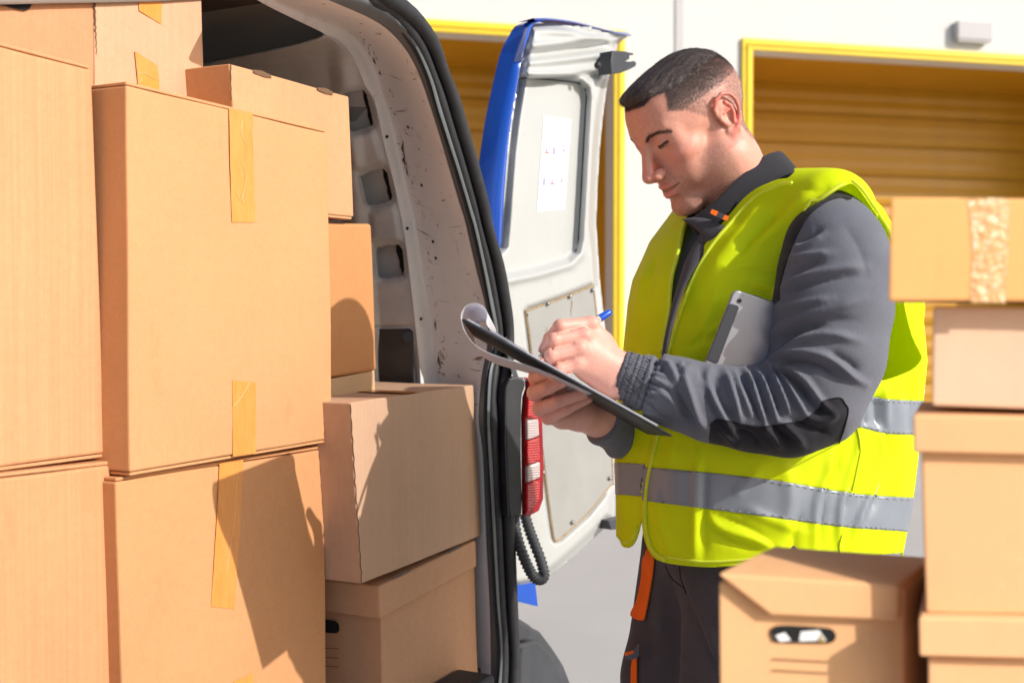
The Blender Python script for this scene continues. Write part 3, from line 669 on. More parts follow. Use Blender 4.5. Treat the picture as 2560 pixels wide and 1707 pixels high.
B['slot'] = Carton('wide carton with two slots along its top edge, behind the big centre carton', [(572,160),(872,241),(884,549),(600,520)], -1.228, .19, cb('g', (.60,.33,.175), .3), 'cartons loaded in the van', seam_top=False)
for a in ([(631,175),(652,177),(676,188),(677,196),(662,194),(632,183)], [(791,219),(812,221),(830,230),(831,238),(812,234),(793,226)]):
    mesh('slot', B['slot'].face(a, .0018), [tuple(range(len(a)))], M['cutedge'], B['slot'].t)
B['sliver'] = Carton('narrow carton edge between the pale carton and the slotted carton', [(507,184),(530,190),(530,300),(508,300)], -1.36, .2, cb('h', (.5,.25,.11), .2), 'cartons loaded in the van', seam_top=False, seam_bot=False)
B['mid'] = Carton('orange brown carton right of the big centre carton, below the slotted one', [(740,556),(929,559),(942,924),(742,958)], -1.245, .3, cb('i', (.55,.26,.105), .1), 'cartons loaded in the van', seam_top=False, seam_bot=False, bevel=.006)
B['thin'] = Carton('thin pale carton squeezed under the orange brown carton', [(740,962),(938,925),(940,1000),(745,1010)], -1.25, .28, cb('j', (.57,.39,.22), .2), 'cartons loaded in the van', seam_top=False, seam_bot=False)
B['kraft'] = Carton('greyish carton with ragged corner edges on top of the lidded carton', [(874,1006),(1184,962),(1204,1338),(903,1461)], -1.137, .30, cb('k', (.55,.355,.235), .5, .6), 'cartons loaded in the van', seam_top=False, seam_bot=False)
# top sheet with tape on the greyish carton
q = B['kraft']; TL, TR, BR, BL = q.q
mesh('tape', [p+Vector((0,0,.0022)) for p in (TL.lerp(TR, .42)+q.d*.0, TL.lerp(TR, .52), TL.lerp(TR, .52)+q.d, TL.lerp(TR, .42)+q.d)], [(0,1,2,3)], M['tape'], q.t)
# ragged cut edges along the front corner
M['cutedge'] = simple('cut_edge', (.16,.09,.05), .9)
pts = [q.pw(875+29*k/30+math.sin(k*2.3)*1.2, 1010+450*k/30)+q.n*.0006 for k in range(31)]
mesh('cut_edge', *tube(pts, .0009, 5), M['cutedge'], q.t)
pts = [B['slot'].pw(576+3*k/30+math.sin(k*2.1)*.8, 162+108*k/12)+q.n*.0006 for k in range(11)]
mesh('cut_edge', *tube(pts, .0009, 5), M['cutedge'], B['slot'].t)
pts = [B['hole'].pw(233+math.sin(k*2.7)*1.1+k*.25, -10+k*8)+ND*.002 for k in range(30)]
mesh('cut_edge', *tube(pts, .0016, 5), M['cutedge'], B['hole'].t)
# lidded carton at the bottom right of the load
B['lid'] = Carton('lidded archive carton at the bottom right of the load, with a hand hole', [(951,1470),(1184,1350),(1196,1700),(960,1800)], -1.150, .33, cb('l', (.59,.33,.19), .1), 'cartons loaded in the van', seam_top=False, seam_bot=False)
q = B['lid']
LQ = [PW(x, y, -1.137) for x, y in [(948,1465),(1190,1350),(1192,1416),(950,1548)]]
ld = mesh('lid', *hexa([LQ[3], LQ[2], LQ[2]-ND*.36, LQ[3]-ND*.36, LQ[0], LQ[1], LQ[1]-ND*.36, LQ[0]-ND*.36]), q.mt, q.t); mod(ld, 'BEVEL', width=.004, segments=3)
for a in ([(984,1441),(1018,1424),(1026,1426),(990,1443)], [(1116,1380),(1146,1364),(1154,1366),(1120,1383)]):
    mesh('slot', [PW(x, y, -1.1355) for x, y in a], [(0,1,2,3)], M['scratch'], ld)
# its hand hole and printed lines on the shaded side
SN = -UD
p0 = q.q[0].lerp(q.q[3], .25)
def SP(px, py, off=.004): return PP(px, py, p0+SN*off, SN)
mesh('hand_hole', [SP(x, y) for x, y in spoly([(800,1549),(830,1550),(844,1556),(848,1566),(847,1577),(838,1582),(815,1580),(800,1576)], 3)], [tuple(range(24))], M['hole'], q.t)
V = []; Fc = []
for yy in (1618, 1641, 1663):
    k = len(V); V += [SP(812, yy), SP(846, yy+2), SP(848, yy+4), SP(812, yy+1.8)]; Fc.append((k, k+1, k+2, k+3))
mesh('printed_lines', V, Fc, M['cutedge'], q.t)

# ---------------- foreground stack at the right, close to the camera
FY = .95; FN = Vector((.25, -1, 0)).normalized(); DC = Vector((.40, 1, 0)).normalized()
def fpl(y0): return lambda px, py: PP(px, py, Vector((0.3, y0, 0)), FN)
KF = (.76,.43,.21)
KFm = cb('m', KF, .12, .5); KFn = cb('n', (.78,.44,.22), .1, .5); KFp = cb('p', (.70,.47,.32), .1, .5)
G = 'cartons stacked in the foreground at the right'
a = Carton('orange carton with shiny clear tape, topmost of the foreground stack', [(2223,495),(2860,500),(2860,760),(2221,755)], fpl(FY-.03), .2, cb('o', (.84,.42,.15), .05, .5), G, seam_top=False, seam_bot=False, nrm=FN, dd_=DC*.13)
M['cleartape'], _t, _b = new_mat('clear_tape'); _v = coords(_t)
_k = ramp(_t, noise(_t, _v, 150, 6, .8), .50, .66)
_t.links.new(mix(_t, _k, (.70,.36,.13), (.92,.72,.50)), _b.inputs['Base Color']); _b.inputs['Roughness'].default_value = .12; bump(_t, _b, noise(_t, _v, 130, 4), .9, .004)
L = [a.pw(x, y)+FN*.001 for x, y in [(2420,497),(2430,630),(2424,756)]]; R_ = [a.pw(x, y)+FN*.001 for x, y in [(2522,497),(2518,630),(2512,757)]]
mesh('clear_tape', *loft([L, [(p+q_)/2+FN*.001 for p, q_ in zip(L, R_)], R_]), M['cleartape'], a.t, True)
b = Carton('pale pinkish carton under the orange top carton of the foreground stack', [(2332,762),(2860,768),(2860,1030),(2330,1012)], fpl(FY), .2, KFp, G, seam_top=False, seam_bot=False, nrm=FN, dd_=DC*.13)
c = Carton('tall lidded carton in the middle of the foreground stack', [(2304,1130),(2860,1142),(2860,1545),(2314,1530)], fpl(FY), .22, KFm, G, seam_top=False, seam_bot=False, nrm=FN, dd_=DC*.13)
def lid(cc, quad, dep, y0, thick=None):
    Q = [fpl(y0)(x, y) for x, y in quad]; D = DC*dep
    o = mesh('lid', *hexa([Q[3], Q[2], Q[2]+D, Q[3]+D, Q[0], Q[1], Q[1]+D, Q[0]+D]), cc.mt, cc.t); mod(o, 'BEVEL', width=.003, segments=3); return o
lid(c, [(2282,1036),(2860,1048),(2860,1146),(2284,1132)], .155, FY-.012)
d = Carton('lidded carton at the bottom of the foreground stack', [(2318,1640),(2860,1655),(2860,2320),(2330,2300)], fpl(FY), .22, KFn, G, seam_top=False, seam_bot=False, nrm=FN, dd_=DC*.13)
lid(d, [(2296,1542),(2860,1552),(2860,1656),(2298,1642)], .155, FY-.012)
# lower left lidded carton with hand hole
FN2 = Vector((.25, -1, 0)).normalized()
def fp2(y0): return lambda px, py: PP(px, py, Vector((0.25, y0, 0)), FN2)
e = Carton('short lidded carton with an oval hand hole, in front of the man', [(1796,1450),(2262,1470),(2262,2270),(1806,2250)], fp2(.98), .14, KFm, G, seam_top=False, seam_bot=False, nrm=FN2, dd_=(.065,.10,0))
Qf = [fp2(.970)(x, y) for x, y in [(1790,1434),(2242,1462),(2242,1552),(1925,1538),(1798,1440)]]
D2 = Vector((.075,.115,0))
Qt = [fp2(.970)(x, y) for x, y in [(1788,1433),(2244,1462),(2244,1553),(1926,1539)]]
o = mesh('lid', *prism([Qt[0], Qt[3], Qt[2], Qt[1]], D2), e.mt, e.t); fixn(o); mod(o, 'BEVEL', width=.003, segments=3)
M['white_item'] = simple('white_paper', (.8,.8,.8), .5); M['yellow_item'] = simple('yellow_print', (.8,.55,.05), .5)
oval = spoly([(1930,1572),(1955,1562),(2060,1568),(2084,1576),(2090,1590),(2084,1602),(2065,1606),(1950,1604),(1932,1592)], 4)
mesh('hand_hole', [fp2(.978)(x, y) for x, y in oval], [tuple(range(len(oval)))], M['hole'], e.t)
for nm, pl, mt in (('paper_seen_inside', [(2002,1578),(2048,1574),(2066,1600),(1998,1602)], 'white_item'), ('yellow_mark', [(2040,1600),(2052,1582),(2062,1603)], 'yellow_item'), ('paper_seen_inside', [(1938,1588),(1962,1580),(1978,1600),(1950,1603)], 'white_item')):
    mesh(nm, [fp2(.9772)(x, y) for x, y in pl], [tuple(range(len(pl)))], M[mt], e.t)
V = []; Fc = []
for yy in (1648, 1676):
    k = len(V); V += [fp2(.9788)(x, y) for x, y in [(1930,yy-4),(2072,yy+4),(2072,yy+8),(1930,yy)]]; Fc.append((k,k+1,k+2,k+3))
M['pline'] = simple('printed_line_brown', (.30,.17,.08), .8)
mesh('printed_lines', V, Fc, M['pline'], e.t)
# table the foreground cartons stand on
M['tabletop'] = simple('table_grey', (.45,.45,.46), .5, metal=.2)
zt = min(fpl(FY)(2400, 2290).z, fp2(.98)(2000, 2240).z)-.005
tb = thing('packing_table', 'grey packing table carrying the foreground cartons', 'table', (.6, 1.15, 0))
mesh('tabletop', *boxv((.15, .82, zt-.03), (.9,0,0), (0,.42,0), (0,0,.03)), M['tabletop'], tb)
for x in (.18, .98):
    for y in (.85, 1.18): mesh('leg', *boxv((x, y, 0), (.03,0,0), (0,.03,0), (0,0,zt-.03)), M['tabletop'], tb)
# ================================================================ PERSON (signed distance fields -> mesh)
def ell(p, c, r, rot=None):
    q = p-np.array(c, np.float32)
    if rot is not None: q = q @ np.array(rot, np.float32)
    r = np.array(r, np.float32); k0 = np.linalg.norm(q/r, axis=1); k1 = np.linalg.norm(q/(r*r), axis=1)+1e-9
    return k0*(k0-1)/k1
def rc(p, a, b, ra, rb):      # tapered capsule
    a = np.array(a, np.float32); b = np.array(b, np.float32); ba = b-a; t = np.clip(((p-a)@ba)/(ba@ba+1e-12), 0, 1)
    return np.linalg.norm(p-a-t[:,None]*ba, axis=1)-(ra+(rb-ra)*t)
def chain(p, pts, rs, k=0.0):
    d = None
    for i in range(len(pts)-1):
        e = rc(p, pts[i], pts[i+1], rs[i], rs[i+1]); d = e if d is None else (np.minimum(d, e) if k == 0 else smin(d, e, k))
    return d
def smin(a, b, k):
    h = np.clip(.5+.5*(b-a)/k, 0, 1); return b+(a-b)*h-k*h*(1-h)
def ssub(a, b, k): return -smin(-a, b, k)       # a minus b
def surf(fn, lo, hi, h):
    """sparse evaluation on a grid, then naive surface nets"""
    lo = np.array(lo, float); n = np.ceil((np.array(hi)-lo)/h/4).astype(int)*4+1
    c = 4; nc = (n-1)//c+1
    g = np.stack(np.meshgrid(*[lo[i]+np.arange(nc[i])*h*c for i in range(3)], indexing='ij'), -1).reshape(-1, 3).astype(np.float32)
    dc = fn(g).reshape(nc); near = np.abs(dc) < h*c*1.9
    blk = np.zeros(nc-1, bool)
    for a in (0, 1):
        for b in (0, 1):
            for e in (0, 1): blk |= near[a:nc[0]-1+a, b:nc[1]-1+b, e:nc[2]-1+e]
    D = np.repeat(np.repeat(np.repeat(dc, c, 0), c, 1), c, 2)[:n[0], :n[1], :n[2]].astype(np.float32)
    mk = np.zeros(n, bool); I = np.argwhere(blk)
    for a in range(c+1):
        for b in range(c+1):
            for e in range(c+1): mk[I[:,0]*c+a, I[:,1]*c+b, I[:,2]*c+e] = True
    idx = np.argwhere(mk); pts = (lo+idx*h).astype(np.float32); val = np.empty(len(pts), np.float32)
    for s in range(0, len(pts), 400000): val[s:s+400000] = fn(pts[s:s+400000])
    D[mk] = val
    S = D < 0
    cells = np.zeros(n-1, bool); sm = np.zeros(tuple(n-1), np.int8)
    for a in (0, 1):
        for b in (0, 1):
            for e in (0, 1): sm += S[a:n[0]-1+a, b:n[1]-1+b, e:n[2]-1+e]
    cells = (sm > 0) & (sm < 8); ci = np.argwhere(cells); vid = -np.ones(n-1, int); vid[cells] = np.arange(len(ci))
    acc = np.zeros((len(ci), 3)); cnt = np.zeros(len(ci))
    for ax in range(3):
        o1, o2 = [i for i in range(3) if i != ax]
        for a in (0, 1):
            for b in (0, 1):
                p0 = ci.copy(); p0[:, o1] += a; p0[:, o2] += b; p1 = p0.copy(); p1[:, ax] += 1
                d0 = D[p0[:,0], p0[:,1], p0[:,2]]; d1 = D[p1[:,0], p1[:,1], p1[:,2]]; m = (d0 < 0) != (d1 < 0)
                t = np.where(m, d0/(d0-d1+1e-20), 0); q = p0.astype(float); q[:, ax] += t
                acc[m] += q[m]; cnt[m] += 1
    V = lo+acc/cnt[:,None]*h; Q = []
    for ax in range(3):
        o1, o2 = [(1,2),(2,0),(0,1)][ax]
        sl0 = [slice(None)]*3; sl1 = [slice(None)]*3; sl0[ax] = slice(0, n[ax]-1); sl1[ax] = slice(1, n[ax])
        A = S[tuple(sl0)]; B_ = S[tuple(sl1)]; e = np.argwhere(A != B_)
        e = e[(e[:,o1] > 0) & (e[:,o2] > 0) & (e[:,o1] < n[o1]-1) & (e[:,o2] < n[o2]-1)]
        fl = A[e[:,0], e[:,1], e[:,2]]; c4 = []
        for a, b in ((-1,-1),(0,-1),(0,0),(-1,0)):
            q = e.copy(); q[:,o1] += a; q[:,o2] += b; c4.append(vid[q[:,0], q[:,1], q[:,2]])
        q = np.stack(c4, 1); q[~fl] = q[~fl][:, ::-1]; Q.append(q)
    Q = np.vstack(Q); Q = Q[(Q >= 0).all(1)]
    return V, Q
def tri(Q): return np.vstack([Q[:, [0,1,2]], Q[:, [0,2,3]]])
def relax(V, Q, it=2, lam=.5):
    E = np.vstack([Q[:, [i, (i+1) % Q.shape[1]]] for i in range(Q.shape[1])]); E = np.vstack([E, E[:, ::-1]])
    deg = np.bincount(E[:,0], minlength=len(V)).astype(float)
    for _ in range(it):
        S = np.stack([np.bincount(E[:,0], weights=V[E[:,1], i], minlength=len(V)) for i in range(3)], 1)/np.maximum(deg, 1)[:,None]
        V = V+(S-V)*lam
    return V
def vnorm(V, T):
    if T.shape[1] == 4: T = tri(T)
    fn_ = np.cross(V[T[:,1]]-V[T[:,0]], V[T[:,2]]-V[T[:,0]]); Nn = np.zeros_like(V)
    for i in range(3): np.add.at(Nn, T[:,i], fn_)
    return Nn/(np.linalg.norm(Nn, axis=1)[:,None]+1e-12)
_cu = np.array(CU); _cf = np.array(CF); _cp = np.array(CAMV)
def proj(V):
    q = V-_cp; d = q@_cf; return 1280+F*q[:,0]/d, 853.5-F*(q@_cu)/d
def P3(px, py, Y): return np.array(P(px, py, Y))
def pldist(pts, X, Y):     # distance to polyline in px, with param
    d = np.full(X.shape, 1e9)
    for (a, b), (c, e) in zip(pts[:-1], pts[1:]):
        ex, ey = c-a, e-b; t = np.clip(((X-a)*ex+(Y-b)*ey)/(ex*ex+ey*ey+1e-9), 0, 1); d = np.minimum(d, np.hypot(X-a-ex*t, Y-b-ey*t))
    return d
def sp2(pts, n=5): return [(v.x, v.y) for v in smooth_path([Vector((a, b, 0)) for a, b in pts], n)]
def folds(V, Nn, lst):
    X, Y = proj(V); view = _cp-V; view /= np.linalg.norm(view, axis=1)[:,None]; fac = sst(-.05, .3, (Nn*view).sum(1))
    dsp = np.zeros(len(V))
    for pts, amp, wd_ in lst:
        pts = sp2(pts, 4); x0 = min(p[0] for p in pts)-wd_*3; x1 = max(p[0] for p in pts)+wd_*3; y0 = min(p[1] for p in pts)-wd_*3; y1 = max(p[1] for p in pts)+wd_*3
        m = (X > x0) & (X < x1) & (Y > y0) & (Y < y1)
        if not m.any(): continue
        xm, ym = X[m], Y[m]; d = pldist(pts, xm, ym)
        ex, ey = pts[-1][0]-pts[0][0], pts[-1][1]-pts[0][1]; L = math.hypot(ex, ey); t = ((xm-pts[0][0])*ex+(ym-pts[0][1])*ey)/(L*L)
        tp_ = sst(-.02, .22, t)*(1-sst(.78, 1.02, t))
        dsp[m] += amp*(np.exp(-(d/wd_)**2) if amp > 0 else np.exp(-np.abs(d/wd_)**1.15))*(.25+.75*tp_)
    return V+Nn*(dsp*fac)[:,None]
def vnoise(V, sc, seed=0):
    return np.array([mnoise.noise(Vector((v[0]*sc[0]+seed, v[1]*sc[1], v[2]*sc[2]))) for v in V])
def pmesh(name, V, Fc, mat, parent, smooth=True, cols=None, label=None):
    me = bpy.data.meshes.new(name); V = np.asarray(V, np.float32); Fc = np.asarray(Fc, np.int32); k = Fc.shape[1]
    me.vertices.add(len(V)); me.vertices.foreach_set('co', V.ravel()); me.loops.add(Fc.size); me.loops.foreach_set('vertex_index', Fc.ravel())
    me.polygons.add(len(Fc)); me.polygons.foreach_set('loop_start', np.arange(0, Fc.size, k, dtype=np.int32)); me.polygons.foreach_set('loop_total', np.full(len(Fc), k, np.int32))
    me.update(); me.validate()
    if cols is not None:
        for nm, c in cols.items():
            at = me.attributes.new(nm, 'FLOAT_COLOR', 'POINT'); c4 = np.ones((len(V), 4), np.float32); c4[:, :3] = c; at.data.foreach_set('color', c4.ravel())
    return link_mesh(name, me, mat, parent, smooth, label)
# ---- materials
def mat_skin():
    m, t, b = new_mat('skin'); at = N(t, 'ShaderNodeAttribute', attribute_name='skin_colour'); c = coords(t)
    k = ramp(t, noise(t, c, 120, 5, .65), .3, .7); a = mix(t, mathn(t, 'MULTIPLY', k, .22), at.outputs[0], (.80,.50,.40))
    a = mix(t, mathn(t, 'MULTIPLY', ramp(t, noise(t, c, 40, 4), .45, .75), .25), a, (.62,.25,.19)); a = mix(t, mathn(t, 'MULTIPLY', ramp(t, noise(t, c, 330, 4, .7), .42, .66), .30), a, (.50,.20,.15)); a = mix(t, mathn(t, 'MULTIPLY', ramp(t, noise(t, c, 250, 4, .7), .55, .72), .28), a, (.88,.60,.50))
    t.links.new(a, b.inputs['Base Color']); b.inputs['Roughness'].default_value = .46; b.inputs['Specular IOR Level'].default_value = .4
    b.inputs['Subsurface Weight'].default_value = .25; b.inputs['Subsurface Radius'].default_value = (.008,.003,.0015); b.inputs['Subsurface Scale'].default_value = .6
    bump(t, b, noise(t, c, 420, 4), .25, .001); return m
M['skin'] = mat_skin()
def fabric(name, col, rough=.85, weave=1.0, sheen=.0, var=.08, wsc=900):
    m, t, b = new_mat(name); c = coords(t); n = noise(t, c, 16, 5)
    a = mix(t, ramp(t, n, .3, .7), tuple(x*(1-var) for x in col), tuple(min(1, x*(1+var)) for x in col))
    a = mix(t, mathn(t, 'MULTIPLY', ramp(t, noise(t, coords(t, (1,1,.25)), wsc, 2, .7), .3, .7), .16*weave), a, tuple(min(1, x*1.5) for x in col))
    a = mix(t, mathn(t, 'MULTIPLY', ramp(t, noise(t, coords(t, (.25,.25,1)), wsc, 2, .7), .4, .7), .16*weave), a, tuple(x*.6 for x in col))
    t.links.new(a, b.inputs['Base Color']); b.inputs['Roughness'].default_value = rough; b.inputs['Specular IOR Level'].default_value = .25
    b.inputs['Sheen Weight'].default_value = sheen
    bump(t, b, mathn(t, 'ADD', noise(t, c, wsc*.6, 2), mathn(t, 'MULTIPLY', noise(t, c, 28, 4), 1.0)), .35*weave, .002); return m
M['hivis'] = fabric('hi_vis_fabric', (.84,1.0,.004), .62, .5, .0, .04)
M['hivis2'] = fabric('hi_vis_binding', (.88,1.0,.08), .6, .4)
M['jacket'] = fabric('grey_work_cotton', (.128,.137,.168), .9, 1.0, .15, .10)
M['jblack'] = fabric('black_work_cotton', (.018,.018,.024), .85, .7, .1)
M['jdark'] = fabric('dark_grey_cotton', (.060,.058,.068), .9, .9, .1)
M['trouser'] = fabric('dark_trouser_cotton', (.072,.066,.074), .9, .9, .1)
M['orange'] = fabric('orange_trim', (.95,.16,.012), .7, .3)
M['reflect'] = simple('reflective_tape', (.25,.285,.335), .36, metal=.1, var=.06, nsc=25, bs=.08)
M['hairm'] = simple('dark_brown_hair', (.060,.045,.042), .62, var=.35, nsc=160, spec=.5)
for _k in ('hivis', 'hivis2'):
    _t = M[_k].node_tree; _tr = N(_t, 'ShaderNodeBsdfTranslucent'); _tr.inputs[0].default_value = (.88,1,.01,1); _mx = N(_t, 'ShaderNodeMixShader', i0=.34); _t.links.new(_t.nodes['Principled BSDF'].outputs[0], _mx.inputs[1]); _t.links.new(_tr.outputs[0], _mx.inputs[2]); _t.links.new(_mx.outputs[0], _t.nodes['Material Output'].inputs[0])
M['hairl'] = simple('light_brown_hair', (.20,.15,.13), .5, var=.3, nsc=100, spec=.5)
M['brow'] = simple('eyebrow_hair', (.085,.045,.035), .6)
M['stitch'] = simple('pale_stitching', (.35,.35,.38), .8)
M['dstitch'] = simple('dark_stitching', (.008,.008,.010), .8)
# ---- head frame
PSI = R(26); PHI = R(34)
FH = np.array((-math.cos(PSI), -math.sin(PSI), 0)); LH = np.array((math.sin(PSI), -math.cos(PSI), 0)); ZH = np.array((0, 0, 1.))
f3 = FH*math.cos(PHI)-ZH*math.sin(PHI); u3 = FH*math.sin(PHI)+ZH*math.cos(PHI)
TRAG = P3(1797, 303, 1.765); HO = TRAG-LH*.075
HM = np.stack([f3, LH, u3], 1)              # columns: head axes in the world
def h2w(q): return HO+(np.asarray(q, float)*.01)@HM.T
def w2h(p): return ((p-HO)@HM)*100
def mir(c): return (c[0], -c[1], c[2])
NB0 = w2h(P3(1800, 400, 1.83)[None])[0]; NB1 = w2h(P3(1865, 520, 1.86)[None])[0]
def both(p, f):
    q = p.copy(); q[:,1] = np.abs(q[:,1]); return f(q)
lipU = [(9.75,0,-5.15),(9.4,1.0,-5.1),(8.6,2.0,-5.2),(7.7,2.75,-5.3)]; lipL = [(9.6,0,-6.75),(9.2,1.0,-6.6),(8.4,1.9,-6.1),(7.75,2.65,-5.45)]
def head_sdf(p):
    q = p.copy(); q[:,1] = np.abs(q[:,1])
    d = ell(p, (-1.9,0,3.4), (9.3,7.5,7.9))
    d = smin(d, ell(p, (3.6,0,4.2), (5.45,6.5,6.2)), 2.2)
    d = smin(d, ell(p, (4.2,0,-2.6), (4.6,5.2,6.8)), 2.0)
    d = smin(d, ell(q, (5.2,4.3,-1.2), (2.5,1.75,1.5)), 1.8)
    d = smin(d, rc(q, (-.2,5.7,-1.5), (.6,5.0,-6.0), 1.3, 1.45), 1.4)
    d = smin(d, rc(q, (.6,5.0,-6.0), (7.3,1.7,-9.9), 1.45, 1.35), 1.5)
    d = smin(d, rc(p, (1.5,0,-6.0), (6.5,0,-8.6), 4.2, 2.0), 1.5)
    d = smin(d, ell(p, (7.75,0,-9.6), (1.95,2.3,1.7)), 1.1)
    d = smin(d, ell(p, (6.9,0,-5.6), (2.6,3.2,3.0)), 1.5)
    d = smin(d, ell(q, (5.4,3.5,-4.4), (2.2,1.7,2.4)), 1.6)
    d = smin(d, rc(q, (8.8,1.1,3.2), (7.0,4.3,3.7), .75, .5), 1.2)         # brow ridge
    d = ssub(d, ell(q, (9.6,3.15,1.75), (1.7,1.85,.95)), .8)               # eye sockets
    d = ssub(d, ell(q, (7.0,7.9,4.4), (3.4,1.4,3.2)), 1.8)                   # temples
    d = smin(d, rc(p, (8.55,0,2.2), (10.75,0,-1.6), .85, .92), .75)         # nose
    d = smin(d, ell(p, (11.1,0,-2.45), (1.15,1.05,1.05)), .5)
    d = smin(d, rc(p, (10.9,0,-3.1), (9.4,0,-3.75), .5, .62), .35)
    d = smin(d, ell(q, (9.95,1.28,-2.75), (1.2,.68,.88)), .35)
    d = ssub(d, ell(q, (10.45,.72,-3.65), (.62,.33,.36)), .18)
    d = ssub(d, rc(q, (9.75,2.15,-2.2), (8.1,3.5,-5.0), .12, .10), .55)      # nasolabial fold
    d = smin(d, chain(q, lipU, [.48,.42,.32,.14]), .32)
    d = smin(d, chain(q, lipL, [.56,.50,.36,.14]), .34)
    d = ssub(d, chain(q, [(10.4,0,-5.95),(10.0,1.0,-5.85),(9.0,1.9,-5.65),(8.0,2.7,-5.38)], [.20,.20,.14,.05]), .14)
    d = ssub(d, rc(q, (9.9,0,-7.85), (9.2,1.5,-7.7), .35, .25), .7)
    # eyes with lids nearly closed
    d = smin(d, ell(q, (6.2,4.4,1.7), (1.3,1.2,1.7)), 1.2); d = smin(d, ell(q, (7.35,2.95,1.75), (1.22,1.15,.95)), .45)
    d = ssub(d, chain(q, [(8.4,1.95,1.15),(8.62,2.7,1.05),(8.45,3.5,1.15),(7.9,4.2,1.45)], [.07,.15,.14,.05]), .08)
    d = ssub(d, chain(q, [(8.6,1.9,2.1),(8.7,2.8,2.4),(8.3,3.8,2.35),(7.6,4.5,1.95)], [.06,.09,.09,.06]), .2)  # lid crease
    d = ssub(d, chain(q, [(8.9,2.0,.45),(8.9,3.0,.15),(8.4,4.1,.5)], [.04,.05,.04]), .28)
    # ears
    q = q+np.array((1.0,-.05,0), np.float32); yk_ = q[:,1].copy(); q[:,1] = np.where(yk_ > 7.4, 7.4+(yk_-7.4)*1.35, yk_)
    e = ell(q, (-1.1,7.55,.25), (1.9,.75,2.9), rot=Matrix.Rotation(R(14), 3, 'Y'))
    helix = [(.75,7.4,.6),(.95,7.9,1.9),(.25,8.55,3.05),(-.95,8.85,3.45),(-2.2,8.95,2.85),(-2.85,8.95,1.5),(-2.75,8.8,.1),(-2.1,8.45,-1.4),(-1.2,8.1,-2.5),(-.45,7.8,-2.75),(.1,7.5,-2.2)]
    e = smin(e, chain(q, helix, [.30,.34,.36,.36,.36,.34,.32,.36,.50,.48,.35]), .30)
    e = ssub(e, ell(q, (-.55,8.55,-.15), (1.0,.95,1.35), rot=Matrix.Rotation(R(14), 3, 'Y')), .3)
    e = ssub(e, chain(q, [(0,8.7,2.2),(-1.1,8.95,2.7),(-2.0,9.0,2.1),(-2.2,8.9,.8),(-1.9,8.7,-.4)], [.28,.30,.26,.24,.2]), .22)
    e = smin(e, chain(q, [(-1.2,8.35,2.0),(-1.75,8.55,1.0),(-1.7,8.5,-.1),(-1.1,8.3,-1.35)], [.3,.3,.28,.28]), .25)
    e = smin(e, rc(q, (.55,7.75,-.1), (.35,7.95,-.8), .38, .34), .3)
    e = smin(e, rc(q, (-.2,8.05,.55), (-1.3,8.3,.75), .18, .2), .25)
    d = smin(d, e, .35); q[:,1] = yk_; q = q-np.array((1.0,-.05,0), np.float32)
    # neck
    d = smin(d, rc(p, (-3.2,0,-2.5), NB0, 5.2, 5.9), 1.8); d = smin(d, rc(p, NB0, NB1, 5.9, 6.6), 1.5)
    d = smin(d, rc(q, (-2.2,5.4,-3.0), NB1+np.array((5.5,2.6,-1)), 1.5, 1.6), 1.6)
    return d
V, Q = surf(head_sdf, (-13,-11,-26), (14,11,13), .135)
V = relax(V, Q, 1, .4)
hv = V.copy(); NW = vnorm(V, Q)
# skin colour attribute: natural patches (lips, flushed ear and nose, stubble, clipped hair)
def skin_col(h):
    n = len(h); q = h.copy(); q[:,1] = np.abs(q[:,1])
    base = np.tile(np.array((.71,.335,.245)), (n, 1))
    def blend(m, c): base[:] = base+(np.array(c)-base)*m[:,None]
    blend(.6*np.exp(-(np.linalg.norm((q-np.array((6.5,4.2,-1.5)))/np.array((3,3,2.4)), axis=1))**2), (.78,.27,.22))
    blend(.75*np.exp(-(np.linalg.norm((q-np.array((10.8,0,-2.2)))/np.array((1.8,1.6,1.8)), axis=1))**2), (.72,.24,.22))
    blend(.8*sst(7.6, 8.4, q[:,1])*(q[:,2] > -4.5), (.86,.15,.11))
    dl = np.minimum(chain(q.astype(np.float32), lipU, [.48,.42,.32,.14]), chain(q.astype(np.float32), lipL, [.56,.50,.36,.14]))
    beard = sst(-1.2, -4.0, q[:,2]+.12*(q[:,0]-4)+0*q[:,1])*sst(.5, 2.2, q[:,0]+.5*(q[:,1] < 5))*(1-sst(9.9, 10.4, q[:,0]))
    beard *= 1-.75*np.exp(-(np.linalg.norm((q-np.array((7.2,3.6,-3.6)))/np.array((2.4,2.0,1.9)), axis=1))**2)
    blend(.5*np.clip(beard, 0, 1), (.34,.19,.13))
    blend(.8*(1-sst(-.05, .22, dl)), (.68,.20,.19))
    # clipped hair on sides and back
    hl = hairline(q)
    side = sst(-.35, .9, hl)*(.45+.45*sst(4.5, 8.2, h[:,2])+.1*sst(2, 5, h[:,0])*sst(2, 4, h[:,2])); blend(side, (.115,.075,.066))
    gap = np.exp(-((q[:,2]-np.interp(q[:,1], [0,1,1.9,2.7], [-5.95,-5.85,-5.65,-5.38]))/.17)**2)*(dl < .35)*(q[:,0] > 7.4); blend(.9*gap, (.10,.02,.02))
    return np.clip(base, 0, 1)
def hairline(q):      # >0 where clipped or grown hair covers the scalp (head cm)
    x, y, z = q[:,0], np.abs(q[:,1]), q[:,2]
    lim = np.interp(x, [-11, -7, -5.2, -4.0, -3.2, -2.2, -.5, .9, 1.3, 3.8, 6.2], [-8, -9.2, -7.4, -5.0, -1.5, 2.2, 3.4, 2.4, 1.4, 4.0, 5.6])
    low = z-lim; k = sst(2.0, 5.0, y); xb = (8.3-(8.0-z)*2.6)*(1-k)+(6.2-(z-5.7)*.62)*k
    return np.where(x > 6.2, np.minimum(xb-x, z-5.6), np.minimum(low, np.where(z > 5, xb-x, 9)))
skc = skin_col(hv)
